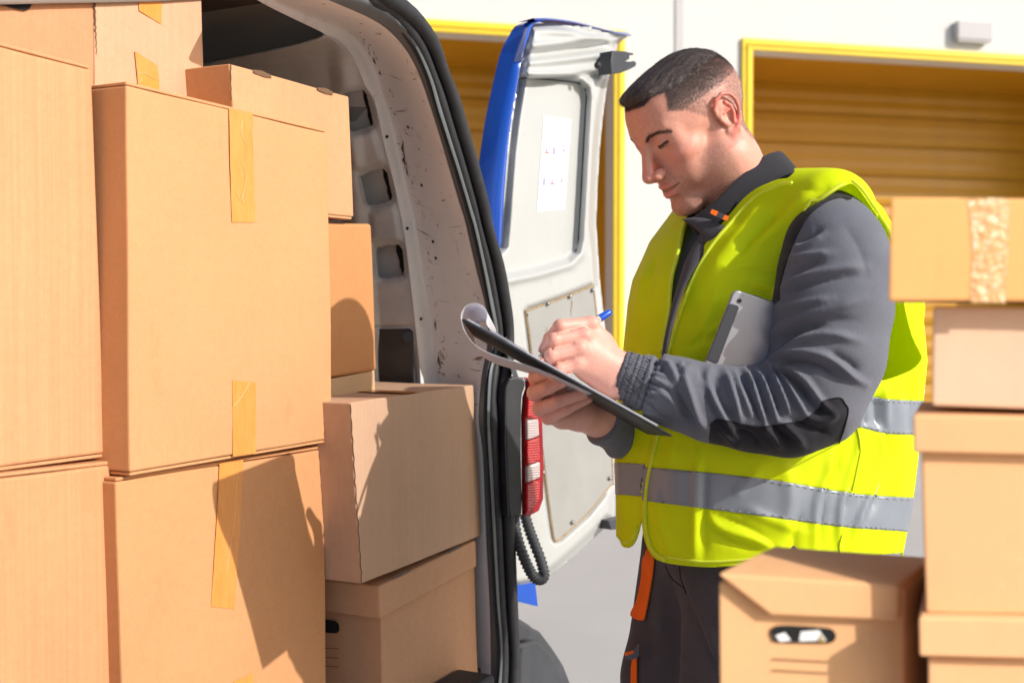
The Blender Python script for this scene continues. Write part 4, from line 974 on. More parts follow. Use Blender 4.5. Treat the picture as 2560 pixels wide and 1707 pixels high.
Vw = h2w(hv)
# ---- hands (world metres)
def J(*a): return [P3(*q[:3]) for q in a], [q[3] for q in a]
LHAND = {}
def finger(p, pts, k=.004): P_, r_ = J(*pts); return chain(p, P_, r_, k)
def capl(p, *pts, k=.01): P_, r_ = J(*pts); return chain(p, P_, r_, k)
L_F = [[(1476,811,1.632,.0118),(1401,816,1.610,.0096),(1374,846,1.628,.0086),(1359,873,1.650,.0076)],
       [(1458,840,1.612,.0118),(1385,850,1.598,.0098),(1369,874,1.624,.0088),(1372,892,1.648,.0076)],
       [(1447,872,1.605,.0118),(1379,888,1.595,.0098),(1374,912,1.620,.0086),(1386,925,1.642,.0074)],
       [(1440,910,1.608,.0112),(1398,922,1.600,.0088),(1385,938,1.622,.0078),(1396,948,1.640,.0068)]]
def lhand_sdf(p):
    d = capl(p, (1640,962,1.640,.030), (1552,934,1.640,.029), (1530,925,1.640,.0275), (1500,900,1.640,.026))
    d = smin(d, capl(p, (1530,955,1.635,.024), (1470,915,1.628,.020), (1446,900,1.622,.016)), .018)
    for m in L_F:
        a = m[0]; d = smin(d, capl(p, (1535,920,1.634,.018), (a[0], a[1], a[2]+.002, .0118)), .012)
    d = smin(d, capl(p, (1500,860,1.645,.020), (1470,835,1.645,.014)), .014)
    d = smin(d, capl(p, (1515,900,1.672,.016), (1440,862,1.680,.0115), (1392,868,1.668,.0100), (1366,884,1.660,.0085)), .010)
    fs = [finger(p, m) for m in L_F]
    for m, f in zip(L_F, fs):
        f = smin(f, ell(p, P3(*m[1][:3]), (m[1][3]*1.0,)*3), .002)
        d = smin(d, f, .0022)
        d = smin(d, ell(p, P3(m[0][0]+4, m[0][1]-3, m[0][2]-.004), (.010,.008,.009)), .006)
    for a, b in ((0, 1), (1, 2), (2, 3)):        # creases between the fingers
        p0 = (P3(*L_F[a][0][:3])+P3(*L_F[b][0][:3]))/2; p1 = (P3(*L_F[a][1][:3])+P3(*L_F[b][1][:3]))/2; p2 = (P3(*L_F[a][2][:3])+P3(*L_F[b][2][:3]))/2
        o = np.array((0, -.0085, 0)); s0 = p0*.72+p1*.28
        d = ssub(d, chain(p, [s0+o, p1+o, p2+o], [.0006, .0016, .0016]), .003)
    return d
R_F = [[(1385,960,1.735,.0125),(1342,944,1.690,.0120),(1362,936,1.664,.0102),(1385,934,1.650,.0085)],
       [(1380,992,1.735,.0125),(1338,982,1.680,.0118),(1372,968,1.652,.0098),(1408,953,1.640,.0086)],
       [(1388,1022,1.735,.0125),(1351,1021,1.680,.0115),(1395,1004,1.655,.0092),(1458,984,1.655,.0086)],
       [(1400,1045,1.735,.0120),(1371,1043,1.688,.0105),(1415,1022,1.668,.0085),(1470,996,1.672,.0072)]]
def rhand_sdf(p):
    d = capl(p, (1560,1085,1.84,.032), (1490,1040,1.775,.030), (1450,1030,1.745,.027), (1410,1012,1.742,.022))
    for m in R_F:
        d = smin(d, capl(p, (1470,1035,1.755,.018), m[0]), .012)
    d = smin(d, capl(p, (1455,1040,1.735,.020), (1405,1046,1.722,.0135), (1380,1044,1.705,.0100)), .012)
    d = smin(d, capl(p, (1450,1010,1.77,.016), (1400,940,1.78,.011), (1360,905,1.765,.0095)), .010)
    fs = [finger(p, m) for m in R_F]
    for i, f in enumerate(fs): d = smin(d, f, .0025)
    for a, b in ((0, 1), (1, 2), (2, 3)):
        q = [(P3(*R_F[a][i][:3])+P3(*R_F[b][i][:3]))/2+np.array((0, -.008, 0)) for i in (1, 2)]
        d = ssub(d, chain(p, q, [.0012, .0014]), .003)
    return d
def bounds(pts, m): a = np.array([P3(*q[:3]) for q in pts]); return a.min(0)-m, a.max(0)+m
lo, hi = bounds(sum(L_F, [])+[(1640,962,1.64)], .035); VL, QL = surf(lhand_sdf, lo, hi, .0014); VL = relax(VL, QL, 1, .4)
lo, hi = bounds(sum(R_F, [])+[(1560,1085,1.84)], .035); VR, QR = surf(rhand_sdf, lo, hi, .0014); VR = relax(VR, QR, 1, .4)
def hand_col(V, Fs):
    c = np.tile(np.array((.76,.41,.33)), (len(V), 1))
    for m in Fs:
        for i in range(4):
            d = np.linalg.norm(V-P3(*m[i][:3])-np.array((0,-.008,0)), axis=1); k = .3*np.exp(-(d/.011)**2); c += (np.array((.68,.24,.20))-c)*k[:,None]
    return c
# skin creases over the knuckles
def kn(V, Q, Fs, amp=.0004):
    Nn = vnorm(V, Q); d = np.zeros(len(V))
    for m in Fs:
        for i, w_ in ((1, 1.0), (2, .7)):
            c = P3(*m[i][:3]); ax = P3(*m[i+1][:3])-P3(*m[i-1][:3]); ax /= np.linalg.norm(ax); s = (V-c)@ax; r_ = np.linalg.norm(V-c, axis=1)
            d += -amp*w_*np.cos(s*2*math.pi/.0026)*np.exp(-(s/.0045)**2)*(r_ < .016)
    return V+Nn*d[:,None]
VL = kn(VL, QL, L_F); VR = kn(VR, QR, R_F)
# ---- person thing
PX, PY = .36, 1.87
man = thing('person', 'man in a yellow hi-vis vest and grey jacket writing on a clipboard', 'person', (PX, PY, 0))
# simple inner body so that head, hands, trunk and legs are one mesh
def core_sdf(p):
    d = smin(rc(p, (.40,1.90,1.42), (.36,1.88,.98), .12, .11), rc(p, (.38,1.87,1.50), (.40,1.89,1.40), .06, .12), .05)
    for a in (((.385,1.77,.92), (.37,1.77,.5), (.39,1.78,.12)), ((.31,1.95,.92), (.285,1.94,.5), (.31,1.96,.12))): d = smin(d, chain(p, a, [.075,.055,.04]), .03)
    d = smin(d, capl(p, (2070,590,1.68,.05), (2040,980,1.66,.042), (1985,1025,1.655,.04), (1640,962,1.64,.029)), .03)
    d = smin(d, capl(p, (1760,610,2.03,.05), (1720,1000,2.03,.042), (1690,1085,1.98,.04), (1560,1085,1.84,.032)), .03)
    return d
VC, QC = surf(core_sdf, (-.05,1.5,.05), (.75,2.25,1.65), .011)
Vb = np.vstack([Vw, VL, VR, VC]); o1 = len(Vw); o2 = o1+len(VL); o3 = o2+len(VR)
Qb = np.vstack([Q, QL+o1, QR+o2, QC+o3]); cb_ = np.vstack([skc, hand_col(VL, L_F), hand_col(VR, R_F), np.tile(np.array((.66,.34,.25)), (len(VC), 1))])
body_o = pmesh('body', Vb, Qb, M['skin'], man, True, {'skin_colour': cb_})
# finger nails
M['nail'] = simple('finger_nail', (.78,.46,.38), .25, var=.03)
def nail(m, n, sz=(.0052,.0045), back=.10):
    a = Vector(P3(*m[2][:3])); b = Vector(P3(*m[3][:3])); ax = (b-a).normalized(); n = Vector(n); n = (n-ax*n.dot(ax)).normalized(); s = ax.cross(n); c = b+n*(m[3][3]-.0008)-ax*.001
    V = []; Fc = []
    for i in range(7):
        for k in range(9):
            u = (i/6-.5)*2; v = (k/8-.5)*2; l_ = math.sqrt(max(0, 1-.55*v*v*(1 if u > 0 else .3)))
            V.append(c+ax*(u*l_*sz[0])+s*(v*sz[1])-n*(v*v*.0016+ (u > .5)*.0003))
    for i in range(6):
        for k in range(8): a_ = i*9+k; Fc.append((a_, a_+1, a_+10, a_+9))
    o = mesh('fingernail', V, Fc, M['nail'], man, True); mod(o, 'SOLIDIFY', thickness=.0006, offset=1)
nail(R_F[0], (.15,-1,.25)); nail(R_F[1], (.1,-1,.35)); nail(R_F[2], (.1,-1,.35)); nail(L_F[0], (-.9,-.4,.2), (.005,.004))
# ---- hair
def cap_sdf(p):
    d = smin(ell(p, (-1.9,0,3.5), (9.55,7.6,8.15)), ell(p, (3.5,0,4.5), (5.9,6.5,6.45)), 2.2)
    d = smin(d, ell(p, (5.6,-.2,9.1), (2.4,4.3,1.4)), 1.0)
    x, y, z = p[:,0], np.abs(p[:,1]), p[:,2]
    lim = np.interp(x, [-11, -8, -4, 0, 3.5, 5.2, 6.5, 8, 10], [6.2, 6.9, 7.4, 7.3, 7.2, 7.4, 8.0, 8.0, 8.05])+.15*np.sin(x*3.1+p[:,1])
    d = -smin(-d, z-lim, .5); d = d+.42*(1-sst(-.1, 1.8, z-lim))
    n_ = .05*np.sin(p[:,1]*4.1+1.2*np.sin(x*.9)+z*.6)+.03*np.sin(p[:,1]*8.3+2*np.sin(x*1.3))
    return d+n_*sst(7, 8.5, z)*.9
VH, QH = surf(cap_sdf, (-12,-9,4), (12,9,13.5), .16); VH = relax(VH, QH, 1, .4)
hair = pmesh('hair', h2w(VH), QH, M['hairm'], man, True)
rng = np.random.default_rng(3)
def sample(V, Q, n, mask=None):
    T = tri(Q); 
    if mask is not None: T = T[mask[T].all(1)]
    ar = np.linalg.norm(np.cross(V[T[:,1]]-V[T[:,0]], V[T[:,2]]-V[T[:,0]]), axis=1); k = rng.choice(len(T), n, p=ar/ar.sum())
    u = rng.random((n, 2)); f_ = u.sum(1) > 1; u[f_] = 1-u[f_]; a, b, c = V[T[k,0]], V[T[k,1]], V[T[k,2]]
    nn = np.cross(b-a, c-a); nn /= np.linalg.norm(nn, axis=1)[:,None]+1e-9
    return a+(b-a)*u[:,:1]+(c-a)*u[:,1:], nn
def strands(P_, Nn, D_, L_, W_, lift):
    """thin tapering blades: P root, D tangent direction"""
    D_ = D_-Nn*(D_*Nn).sum(1)[:,None]; D_ /= np.linalg.norm(D_, axis=1)[:,None]+1e-9
    S = np.cross(D_, Nn); n = len(P_); V = []; L_ = L_[:,None]; W_ = W_[:,None]; lift = lift[:,None]
    for t, w_ in ((0, 1), (.5, .8), (1, 0)):
        c = P_+D_*L_*t+Nn*L_*lift*(t*1.3-t*t*.5)
        if w_: V += [c-S*W_*w_, c+S*W_*w_]
        else: V += [c]
    V = np.stack(V, 1).reshape(-1, 3); i = np.arange(n)*5
    T = np.vstack([np.stack([i, i+1, i+3], 1), np.stack([i, i+3, i+2], 1), np.stack([i+2, i+3, i+4], 1)])
    return V, T
p_, n_ = sample(VH, QH, 16000); D_ = np.tile(np.array((1., 0, -.25)), (len(p_), 1))+rng.normal(0, .35, (len(p_), 3))
D_[:,1] += .08*p_[:,1]; s1 = strands(p_-n_*.05, n_, D_, rng.uniform(.5, 1.1, len(p_)), rng.uniform(.010, .024, len(p_)), rng.uniform(.08, .38, len(p_)))
hlv = hairline(hv); msk = (hlv > .05) & (hv[:,2] > -9) & ~((np.abs(hv[:,1]) > 7.3) & (hv[:,0] > -4.4) & (hv[:,0] < .4) & (hv[:,2] < 4.2))
p2, n2 = sample(hv, Q, 62000, msk); keep = rng.random(len(p2)) < (.5+.5*sst(4, 8, p2[:,2])); p2, n2 = p2[keep], n2[keep]
D2_ = np.stack([-.5+.3*sst(3, 8, p2[:,2])*3, np.zeros(len(p2)), -np.ones(len(p2))], 1)+rng.normal(0, .3, (len(p2), 3))
s2 = strands(p2, n2, D2_, rng.uniform(.12, .26, len(p2))*(1+1.6*sst(4, 7.5, p2[:,2])), rng.uniform(.008, .016, len(p2)), rng.uniform(.3, .9, len(p2)))
m3 = (hlv > .3) & (hv[:,2] > 4.6) & (hv[:,2] < 9.6)
p3, n3 = sample(hv, Q, 22000, m3); s3 = strands(p3, n3, np.tile(np.array((.6, 0, -.6)), (len(p3), 1))+rng.normal(0, .35, (len(p3), 3)), rng.uniform(.35, .8, len(p3))*(.5+.5*sst(4.6, 7.5, p3[:,2])), rng.uniform(.009, .018, len(p3)), rng.uniform(.25, .6, len(p3)))
Vs = np.vstack([s1[0], s2[0], s3[0]]); Ts = np.vstack([s1[1], s2[1]+len(s1[0]), s3[1]+len(s1[0])+len(s2[0])])
hs_ = pmesh('hair_strands', h2w(Vs), Ts, [M['hairm'], M['hairl']], hair, False); hs_['kind'] = 'stuff'
_pi = (np.sin(Ts.min(1)//5*12.9898)*43758.5453 % 1 > .74).astype(np.int32); hs_.data.polygons.foreach_set('material_index', _pi)
qv = hv.copy(); qv[:,1] = np.abs(qv[:,1]); mb = (qv[:,2] < -2.2) & (qv[:,0] > 1.0) & (qv[:,2] > -11) & (qv[:,0] < 10.2) & ~((np.linalg.norm((qv-np.array((6.8,3.8,-2.6)))/np.array((2.6,2.4,2.2)), axis=1) < 1)) & (np.minimum(chain(qv.astype(np.float32), lipU, [.48,.42,.32,.14]), chain(qv.astype(np.float32), lipL, [.56,.50,.36,.14])) > .25)
p4, n4 = sample(hv, Q, 9000, mb); s4 = strands(p4, n4, np.tile(np.array((.3, 0, -1.)), (len(p4), 1))+rng.normal(0, .3, (len(p4), 3)), rng.uniform(.06, .14, len(p4)), rng.uniform(.006, .010, len(p4)), rng.uniform(.2, .6, len(p4)))
pmesh('stubble', h2w(s4[0]), s4[1], M['brow'], man, False)['kind'] = 'stuff'
# eyebrows and lashes
for sg in (1, -1):
    c = np.array([(9.3,1.25*sg,2.7),(9.2,2.4*sg,3.25),(8.5,3.8*sg,3.25),(7.2,5.4*sg,2.6)]); t = rng.random(900)*2.999; i = t.astype(int); f_ = (t-i)[:,None]
    b_ = c[i]*(1-f_)+c[i+1]*f_; b_ += rng.normal(0, 1, (900, 3))*np.array((.05,.14,.19)); 
    # pull onto the surface
    for _ in range(4):
        e_ = .05; d0 = head_sdf(b_.astype(np.float32)); g_ = np.stack([head_sdf((b_+np.eye(3)[k]*e_).astype(np.float32))-d0 for k in range(3)], 1); g_ /= np.linalg.norm(g_, axis=1)[:,None]+1e-9; b_ = b_-g_*d0[:,None]
    Db = np.tile(np.array((-.35, .9*sg, .25)), (900, 1))+rng.normal(0, .2, (900, 3))
    sv = strands(b_, g_, Db, rng.uniform(.3, .55, 900), rng.uniform(.007, .013, 900), rng.uniform(.1, .3, 900))
    pmesh('eyebrow', h2w(sv[0]), sv[1], M['brow'], man, False)
    if sg < 0: continue
    ls = [(8.28,2.1*sg,1.20),(8.50,2.8*sg,1.16),(8.30,3.6*sg,1.32),(7.65,4.4*sg,1.62)]
    lv = tube(smooth_path([Vector(h2w(np.array(q))) for q in ls], 5), [.0004,.0009,.0013]+[.0017]*10+[.0013,.0009,.0005], 8); mesh('eyelashes', *lv, M['brow'], man, True)
    c = np.array(ls, float); t = rng.random(160)*2.999; i = t.astype(int); f_ = (t-i)[:,None]; b_ = c[i]*(1-f_)+c[i+1]*f_
    sv = strands(b_, np.tile(np.array((.8,.45,.1)), (160,1)), np.tile(np.array((.3,.35,-.9)), (160,1))+rng.normal(0,.15,(160,3)), rng.uniform(.35,.6,160), rng.uniform(.010,.016,160), rng.uniform(.3,.8,160)); pmesh('lash_hairs', h2w(sv[0]), sv[1], M['hairm'], man, False)

# ---- jacket
TT = dict(z=[.86,.91,1.01,1.11,1.243,1.337,1.377,1.443,1.50], x=[.405,.41,.42,.425,.4375,.435,.43,.425,.415], y=[1.90]*9,
          A=[.225,.232,.247,.258,.258,.245,.228,.185,.13], B=[.205,.205,.205,.205,.205,.205,.205,.195,.15])
PT_ = R(28); FT = np.array((-math.cos(PT_), -math.sin(PT_), 0)); LT = np.array((math.sin(PT_), -math.cos(PT_), 0))
def torso(p, off=0):
    z = p[:,2]; cx = np.interp(z, TT['z'], TT['x']); cy = np.interp(z, TT['z'], TT['y']); A = np.interp(z, TT['z'], TT['A'])+off; B_ = np.interp(z, TT['z'], TT['B'])+off
    dx = p[:,0]-cx; dy = p[:,1]-cy; a = dx*FT[0]+dy*FT[1]; b = dx*LT[0]+dy*LT[1]
    r_ = (np.abs(a/A)**2.3+np.abs(b/B_)**2.3)**(1/2.3); return np.maximum((r_-1)*np.minimum(A, B_), z-1.50)
def shoulders(p, off=0):
    d = capl(p, (1930,530,1.825,.062+off), (2075,535,1.71,.060+off), k=.03)
    return smin(d, capl(p, (1850,540,1.93,.055+off), (1752,595,2.04,.060+off), k=.03), .05)
ARM = [(2086,612,1.672,.068),(2090,665,1.665,.0785),(2082,770,1.655,.0815),(2064,890,1.65,.0795),(2030,990,1.645,.072),(1970,1032,1.64,.0595),(1880,1022,1.638,.0580),(1780,1008,1.636,.0525),(1690,981,1.636,.0480),(1640,967,1.636,.0445)]
CUFF = [(1622,959,1.636,.0395),(1580,945,1.636,.0355),(1541,932,1.636,.0325)]
FARM = [(1752,600,2.03,.07),(1725,800,2.05,.065),(1700,1050,2.0,.055),(1640,1100,1.90,.047),(1560,1078,1.84,.042),(1502,1048,1.785,.038)]
def jacket_sdf(p):
    d = smin(torso(p-(FT*.028).astype(np.float32), -.055), shoulders(p+np.array((0,0,.016), np.float32), -.008), .05)
    d = np.maximum(d, .98-p[:,2])
    P_, r_ = J(*ARM); a = chain(p, P_, r_, .02)
    c = capl(p, *([ARM[-1]]+CUFF), k=.004); a = smin(a, c, .006)
    P_, r_ = J(*FARM); b = chain(p, P_, r_, .015)
    d = smin(d, a, .03); d = smin(d, b, .03)
    # cuff openings
    q0 = P3(1541,932,1.636); q1 = P3(1500,918,1.636); ax = (q1-q0)/np.linalg.norm(q1-q0); d = np.where(((p-q0)@ax > 0) & (np.linalg.norm(p-q0, axis=1) < .09), np.maximum(d, (p-q0)@ax), d)
    q0 = P3(1502,1048,1.785); q1 = P3(1450,1020,1.75); ax = (q1-q0)/np.linalg.norm(q1-q0); d = np.where(((p-q0)@ax > 0) & (np.linalg.norm(p-q0, axis=1) < .08), np.maximum(d, (p-q0)@ax), d)
    return d
VJ, QJ = surf(jacket_sdf, (.08,1.50,.94), (.72,2.16,1.58), .0033); VJ = relax(VJ, QJ, 2, .5); NJ = vnorm(VJ, QJ)
a_ = .0042
SF = [  # (pixel polyline, amplitude in metres, width in pixels): folds seen on the near sleeve
 ([(1935,900),(1990,855),(2060,835),(2150,850)], .0050, 11), ([(1930,880),(1985,835),(2060,812)], -.0050, 9),
 ([(1925,845),(1990,800),(2080,770),(2160,745)], .0040, 12), ([(1930,862),(2000,822),(2090,800),(2140,800)], -.0035, 10),
 ([(1950,720),(2020,690),(2110,672),(2170,665)], .0040, 11), ([(1955,738),(2030,708),(2120,690),(2160,690)], -.0045, 10),
 ([(1965,650),(2020,640),(2080,632)], .0035, 10), ([(1970,690),(2040,655),(2060,640)], -.0040, 9),
 ([(1945,775),(2010,758),(2080,745)], .0035, 9), ([(1985,605),(2030,590),(2055,570)], -.0035, 9), ([(1980,625),(2020,610),(2060,585)], .0030, 9),
 ([(1925,905),(1990,880),(2070,893),(2130,940),(2165,960)], .0058, 10), ([(1930,925),(1985,902),(2050,915),(2095,945)], -.0055, 8),
 ([(1918,915),(1960,915),(2010,945),(2050,1000),(2085,1030)], .0052, 8), ([(1925,930),(1960,935),(1995,965),(2030,1010)], -.0050, 6),
 ([(1912,912),(1940,920),(1965,950),(2000,1010),(2020,1045)], .0048, 7), ([(1905,915),(1925,925),(1950,975),(1975,1035)], .0046, 6),
 ([(1898,920),(1918,945),(1935,985),(1955,1050)], -.0050, 5), ([(1888,920),(1905,945),(1925,1000),(1945,1060)], .0044, 6),
 ([(1874,918),(1892,950),(1912,1010),(1925,1055)], -.0046, 5), ([(1862,920),(1878,950),(1895,1005),(1915,1062)], .0042, 6),
 ([(1848,922),(1860,955),(1885,1010),(1905,1062)], -.0046, 6), ([(1832,925),(1848,965),(1865,1005),(1880,1040)], .0040, 7),
 ([(1812,925),(1825,965),(1840,1010),(1852,1055)], .0050, 8), ([(1795,925),(1790,960),(1805,1005),(1830,1050)], -.0045, 8),
 ([(1775,918),(1765,950),(1785,1000),(1815,1050),(1850,1100)], .0046, 9), ([(1750,915),(1765,960),(1775,1000),(1800,1050)], -.0040, 8),
 ([(1725,915),(1710,940),(1725,990),(1745,1040),(1770,1080)], .0058, 10), ([(1700,905),(1705,925),(1720,925)], .0035, 7), ([(1700,930),(1695,975),(1715,1020),(1740,1060)], -.0050, 9),
 ([(1650,895),(1665,905),(1690,945),(1705,985)], .0040, 9), ([(1640,960),(1665,975),(1690,1010),(1730,1060)], -.0038, 9), ([(1625,935),(1650,955),(1670,965)], .0030, 8),
 ([(1630,990),(1650,980),(1680,1000),(1700,1035)], .0035, 8), ([(1625,1005),(1640,1030),(1680,1050)], -.003, 6), ([(1632,900),(1650,910),(1660,930)], -.003, 6),
 ([(1830,1075),(1870,1085),(1900,1115)], -.0040, 8), ([(1905,1062),(1935,1090),(1955,1120)], .0045, 8), ([(1950,1050),(1990,1085),(2010,1115)], .0045, 8), ([(1930,1060),(1970,1100)], -.0040, 7),
 ([(1980,1045),(2030,1070),(2070,1085)], -.0040, 9), ([(1790,1060),(1830,1100),(1860,1118)], .0035, 9), ([(2010,1040),(2060,1050),(2100,1030)], .0030, 10), ([(2110,560),(2150,620),(2170,700)], -.002, 20),
 ([(2070,880),(2120,905),(2150,930)], -.004, 12), ([(1990,950),(2030,1000),(2050,1040)], -.0040, 7)]
VJ = folds(VJ, NJ, [(a, b*1.9, c) for a, b, c in SF])
X, Y = proj(VJ)
# elastic cuff: gathered rows and stitched channels
A0 = np.array((1541., 932.)); A1 = np.array((1622., 959.)); ca = (A1-A0)/np.linalg.norm(A1-A0); cs = (X-A0[0])*ca[0]+(Y-A0[1])*ca[1]; cp = -(X-A0[0])*ca[1]+(Y-A0[1])*ca[0]
near_ = (VJ[:,1] < 1.71) & (cs > -6) & (cs < 92) & (np.abs(cp) < 90)
rows = np.sin(cp*2*math.pi/7.6+1.2*np.sin(cs*.13)+.9*np.sin(cs*.31+cp*.2)); ch = np.exp(-((np.mod(cs+2, 15.5)-7.7)/1.6)**2)
dc = (.0012*rows*(1-.8*ch)-.0012*ch)*sst(3, 14, cs)*(1-sst(80, 90, cs))
gath = -.0035*np.exp(-((cs-86)/6)**2)+.0022*np.sin(cp*2*math.pi/17+.7)*np.exp(-((cs-98)/14)**2)
near2 = (VJ[:,1] < 1.71) & (cs > 60) & (cs < 140) & (np.abs(cp) < 110)
VJ = VJ+NJ*(dc*near_+1.5*gath*near2)[:,None]
fm = (VJ[:,1] > 1.74) & (X < 1620); VJ = VJ+NJ*(np.where(fm, .002*np.sin((X*.8+Y)*.075+.8*np.sin(Y*.05)), 0))[:,None]
VJ = VJ+NJ*(.0009*vnoise(VJ, (14,14,26)))[:,None]
TJ = tri(QJ); X, Y = proj(VJ); NJ = vnorm(VJ, TJ); fac = ((_cp-VJ)*NJ).sum(1) > -.05
patch = sp2([(1772,1095),(1776,1064),(1785,1052),(1800,1048),(1850,1058),(1905,1066),(1980,1056),(2010,1050),(2048,1020),(2058,1003),(2098,994),(2112,1008),(2120,1030),(2100,1100),(2060,1180),(1900,1200),(1780,1160)], 3)
fp = np.where(VJ[:,1] < 1.74, psd(patch, X, Y), 60); fp = np.clip(fp, -60, 60)
Vk, Tk, i1 = clip(VJ, TJ, -fp); VP_, TP_, _ = clip(VJ, TJ, fp)
# black yoke round the armhole and under the vest
X, Y = proj(Vk); yk = sp2([(2175,420),(2128,498),(2100,494),(2064,506),(2024,538),(1994,586),(1968,650),(1950,715),(1938,760),(1800,760),(1770,600),(1840,400)], 3); fy = np.clip(psd(yk, X, Y), -60, 60)
Vk2, Tk2, _ = clip(Vk, Tk, -fy); VY, TY, _ = clip(Vk, Tk, fy)
jk = pmesh('jacket', Vk2, Tk2, M['jacket'], man); pmesh('elbow_patch', VP_, TP_, M['jblack'], jk); pmesh('yoke', VY, TY, M['jblack'], jk)
# seam lines
def onmesh(V, T):
    return BVHTree.FromPolygons([tuple(v) for v in V], [tuple(int(i) for i in t) for t in T])
JT = onmesh(VJ, TJ)
def seamline(tree, pts, r_, off=.0006, n=10, dash=None):
    out = []; 
    for x, y in sp2(pts, n):
        h = onto(tree, x, y, off)
        if h: out.append(h[0])
    if len(out) < 3: return ([], [])
    if not dash: return tube(out, r_, 5)
    ps = []
    for i in range(0, len(out)-dash, dash*2 if dash > 1 else 2): ps.append(tube(out[i:i+dash+1], r_, 4))
    return merge(*ps)
mesh('stitching', *merge(seamline(JT, patch[3:45], .0009), seamline(JT, [(2128,498),(2100,495),(2064,507),(2024,539),(1994,587),(1968,651),(1950,716)], .0009)), M['dstitch'], jk, True)
_pn = np.array((-ca[1], ca[0])); cl_ = []
for c_ in (8, 23, 39, 55, 70, 84):
    cl_.append(seamline(JT, [tuple(A0+ca*(c_+2*math.sin(c_))+_pn*k_) for k_ in (-62,-45,-25,0,25,45,62)], .0007, .0003))
for k_ in np.arange(-58, 60, 6.3):
    cl_.append(seamline(JT, [tuple(A0+ca*s_+_pn*(k_+1.6*math.sin(s_*.22+k_))) for s_ in np.arange(5, 84, 9)], .0006+.0002*math.sin(k_), .0001, 3))
mesh('elastic_gathers', *merge(*[s for s in cl_ if s[0]]), M['jdark'], jk, True)
# ---- collar
def rail3(pts, n=8): return smooth_path([Vector(P3(*q)) for q in pts], n)
ct = [(1709,548,1.778),(1735,541,1.768),(1775,512,1.762),(1820,470,1.765),(1862,430,1.78),(1905,392,1.81),(1938,380,1.85),(1948,380,1.90),(1925,385,1.96),(1870,410,2.0),(1800,460,1.98),(1740,520,1.90),(1711,549,1.80)]
cbm = [(1738,578,1.78),(1755,590,1.778),(1800,590,1.778),(1870,545,1.785),(1925,500,1.79),(1975,462,1.81),(2000,445,1.84),(1995,440,1.90),(1960,445,1.97),(1890,480,2.01),(1820,530,1.99),(1760,570,1.91),(1740,580,1.80)]
ra, rb = rail3(ct), rail3(cbm)
mids = [[p.lerp(q, t)+Vector((0, -.006*math.sin(math.pi*t), 0)) for p, q in zip(ra, rb)] for t in np.linspace(0, 1, 8)]
cl = mesh('collar', *loft(mids), M['jblack'], jk, True); mod(cl, 'SOLIDIFY', thickness=.006, offset=0); mod(cl, 'SUBSURF', levels=1, render_levels=1)
st_ = [p.lerp(q, .13)+Vector((0,-.0045,.0)) for p, q in zip(ra, rb)][8:46]
mesh('collar_stitching', *merge(*[tube(st_[i:i+2], .0005, 4) for i in range(0, len(st_)-1)]), M['stitch'], cl, True)
fr1 = rail3([(1706,549,1.774),(1732,545,1.764),(1758,546,1.757),(1785,553,1.750),(1822,572,1.742)]); fr2 = rail3([(1728,560,1.768),(1748,578,1.760),(1756,600,1.757),(1768,628,1.755),(1778,650,1.752)])
fl_ = mesh('collar_flap', *loft([[p.lerp(q, t)+Vector((0,-.004*math.sin(math.pi*t),0)) for p, q in zip(fr1, fr2)] for t in np.linspace(0, 1, 6)]), M['jdark'], jk, True); mod(fl_, 'SOLIDIFY', thickness=.003, offset=0)
tg = [((1780,523),(1796,529),(1790,540),(1776,533)), ((1796,529),(1812,537),(1806,548),(1790,540)), ((1812,537),(1823,541),(1818,552),(1806,548))]
for k, q in enumerate(tg): mesh('zip_tag', *prism([Vector(P3(x, y, 1.738)) for x, y in q], (0, .004, 0)), M['orange'] if k != 1 else M['jdark'], jk)
# placket in the gap of the vest
pl1 = rail3([(1778,628,1.752),(1745,660,1.735),(1712,720,1.72),(1688,790,1.705),(1668,870,1.69),(1655,930,1.69)]); pl0 = rail3([(1745,600,1.765),(1716,650,1.755),(1698,705,1.74),(1682,760,1.722),(1664,840,1.70),(1650,930,1.70)])
o = mesh('placket', *loft([[p.lerp(q, t)+Vector((0,-.006*math.sin(math.pi*t),0)) for p, q in zip(pl0, pl1)] for t in np.linspace(0, 1, 6)]), M['jdark'], jk, True); mod(o, 'SOLIDIFY', thickness=.003, offset=0)
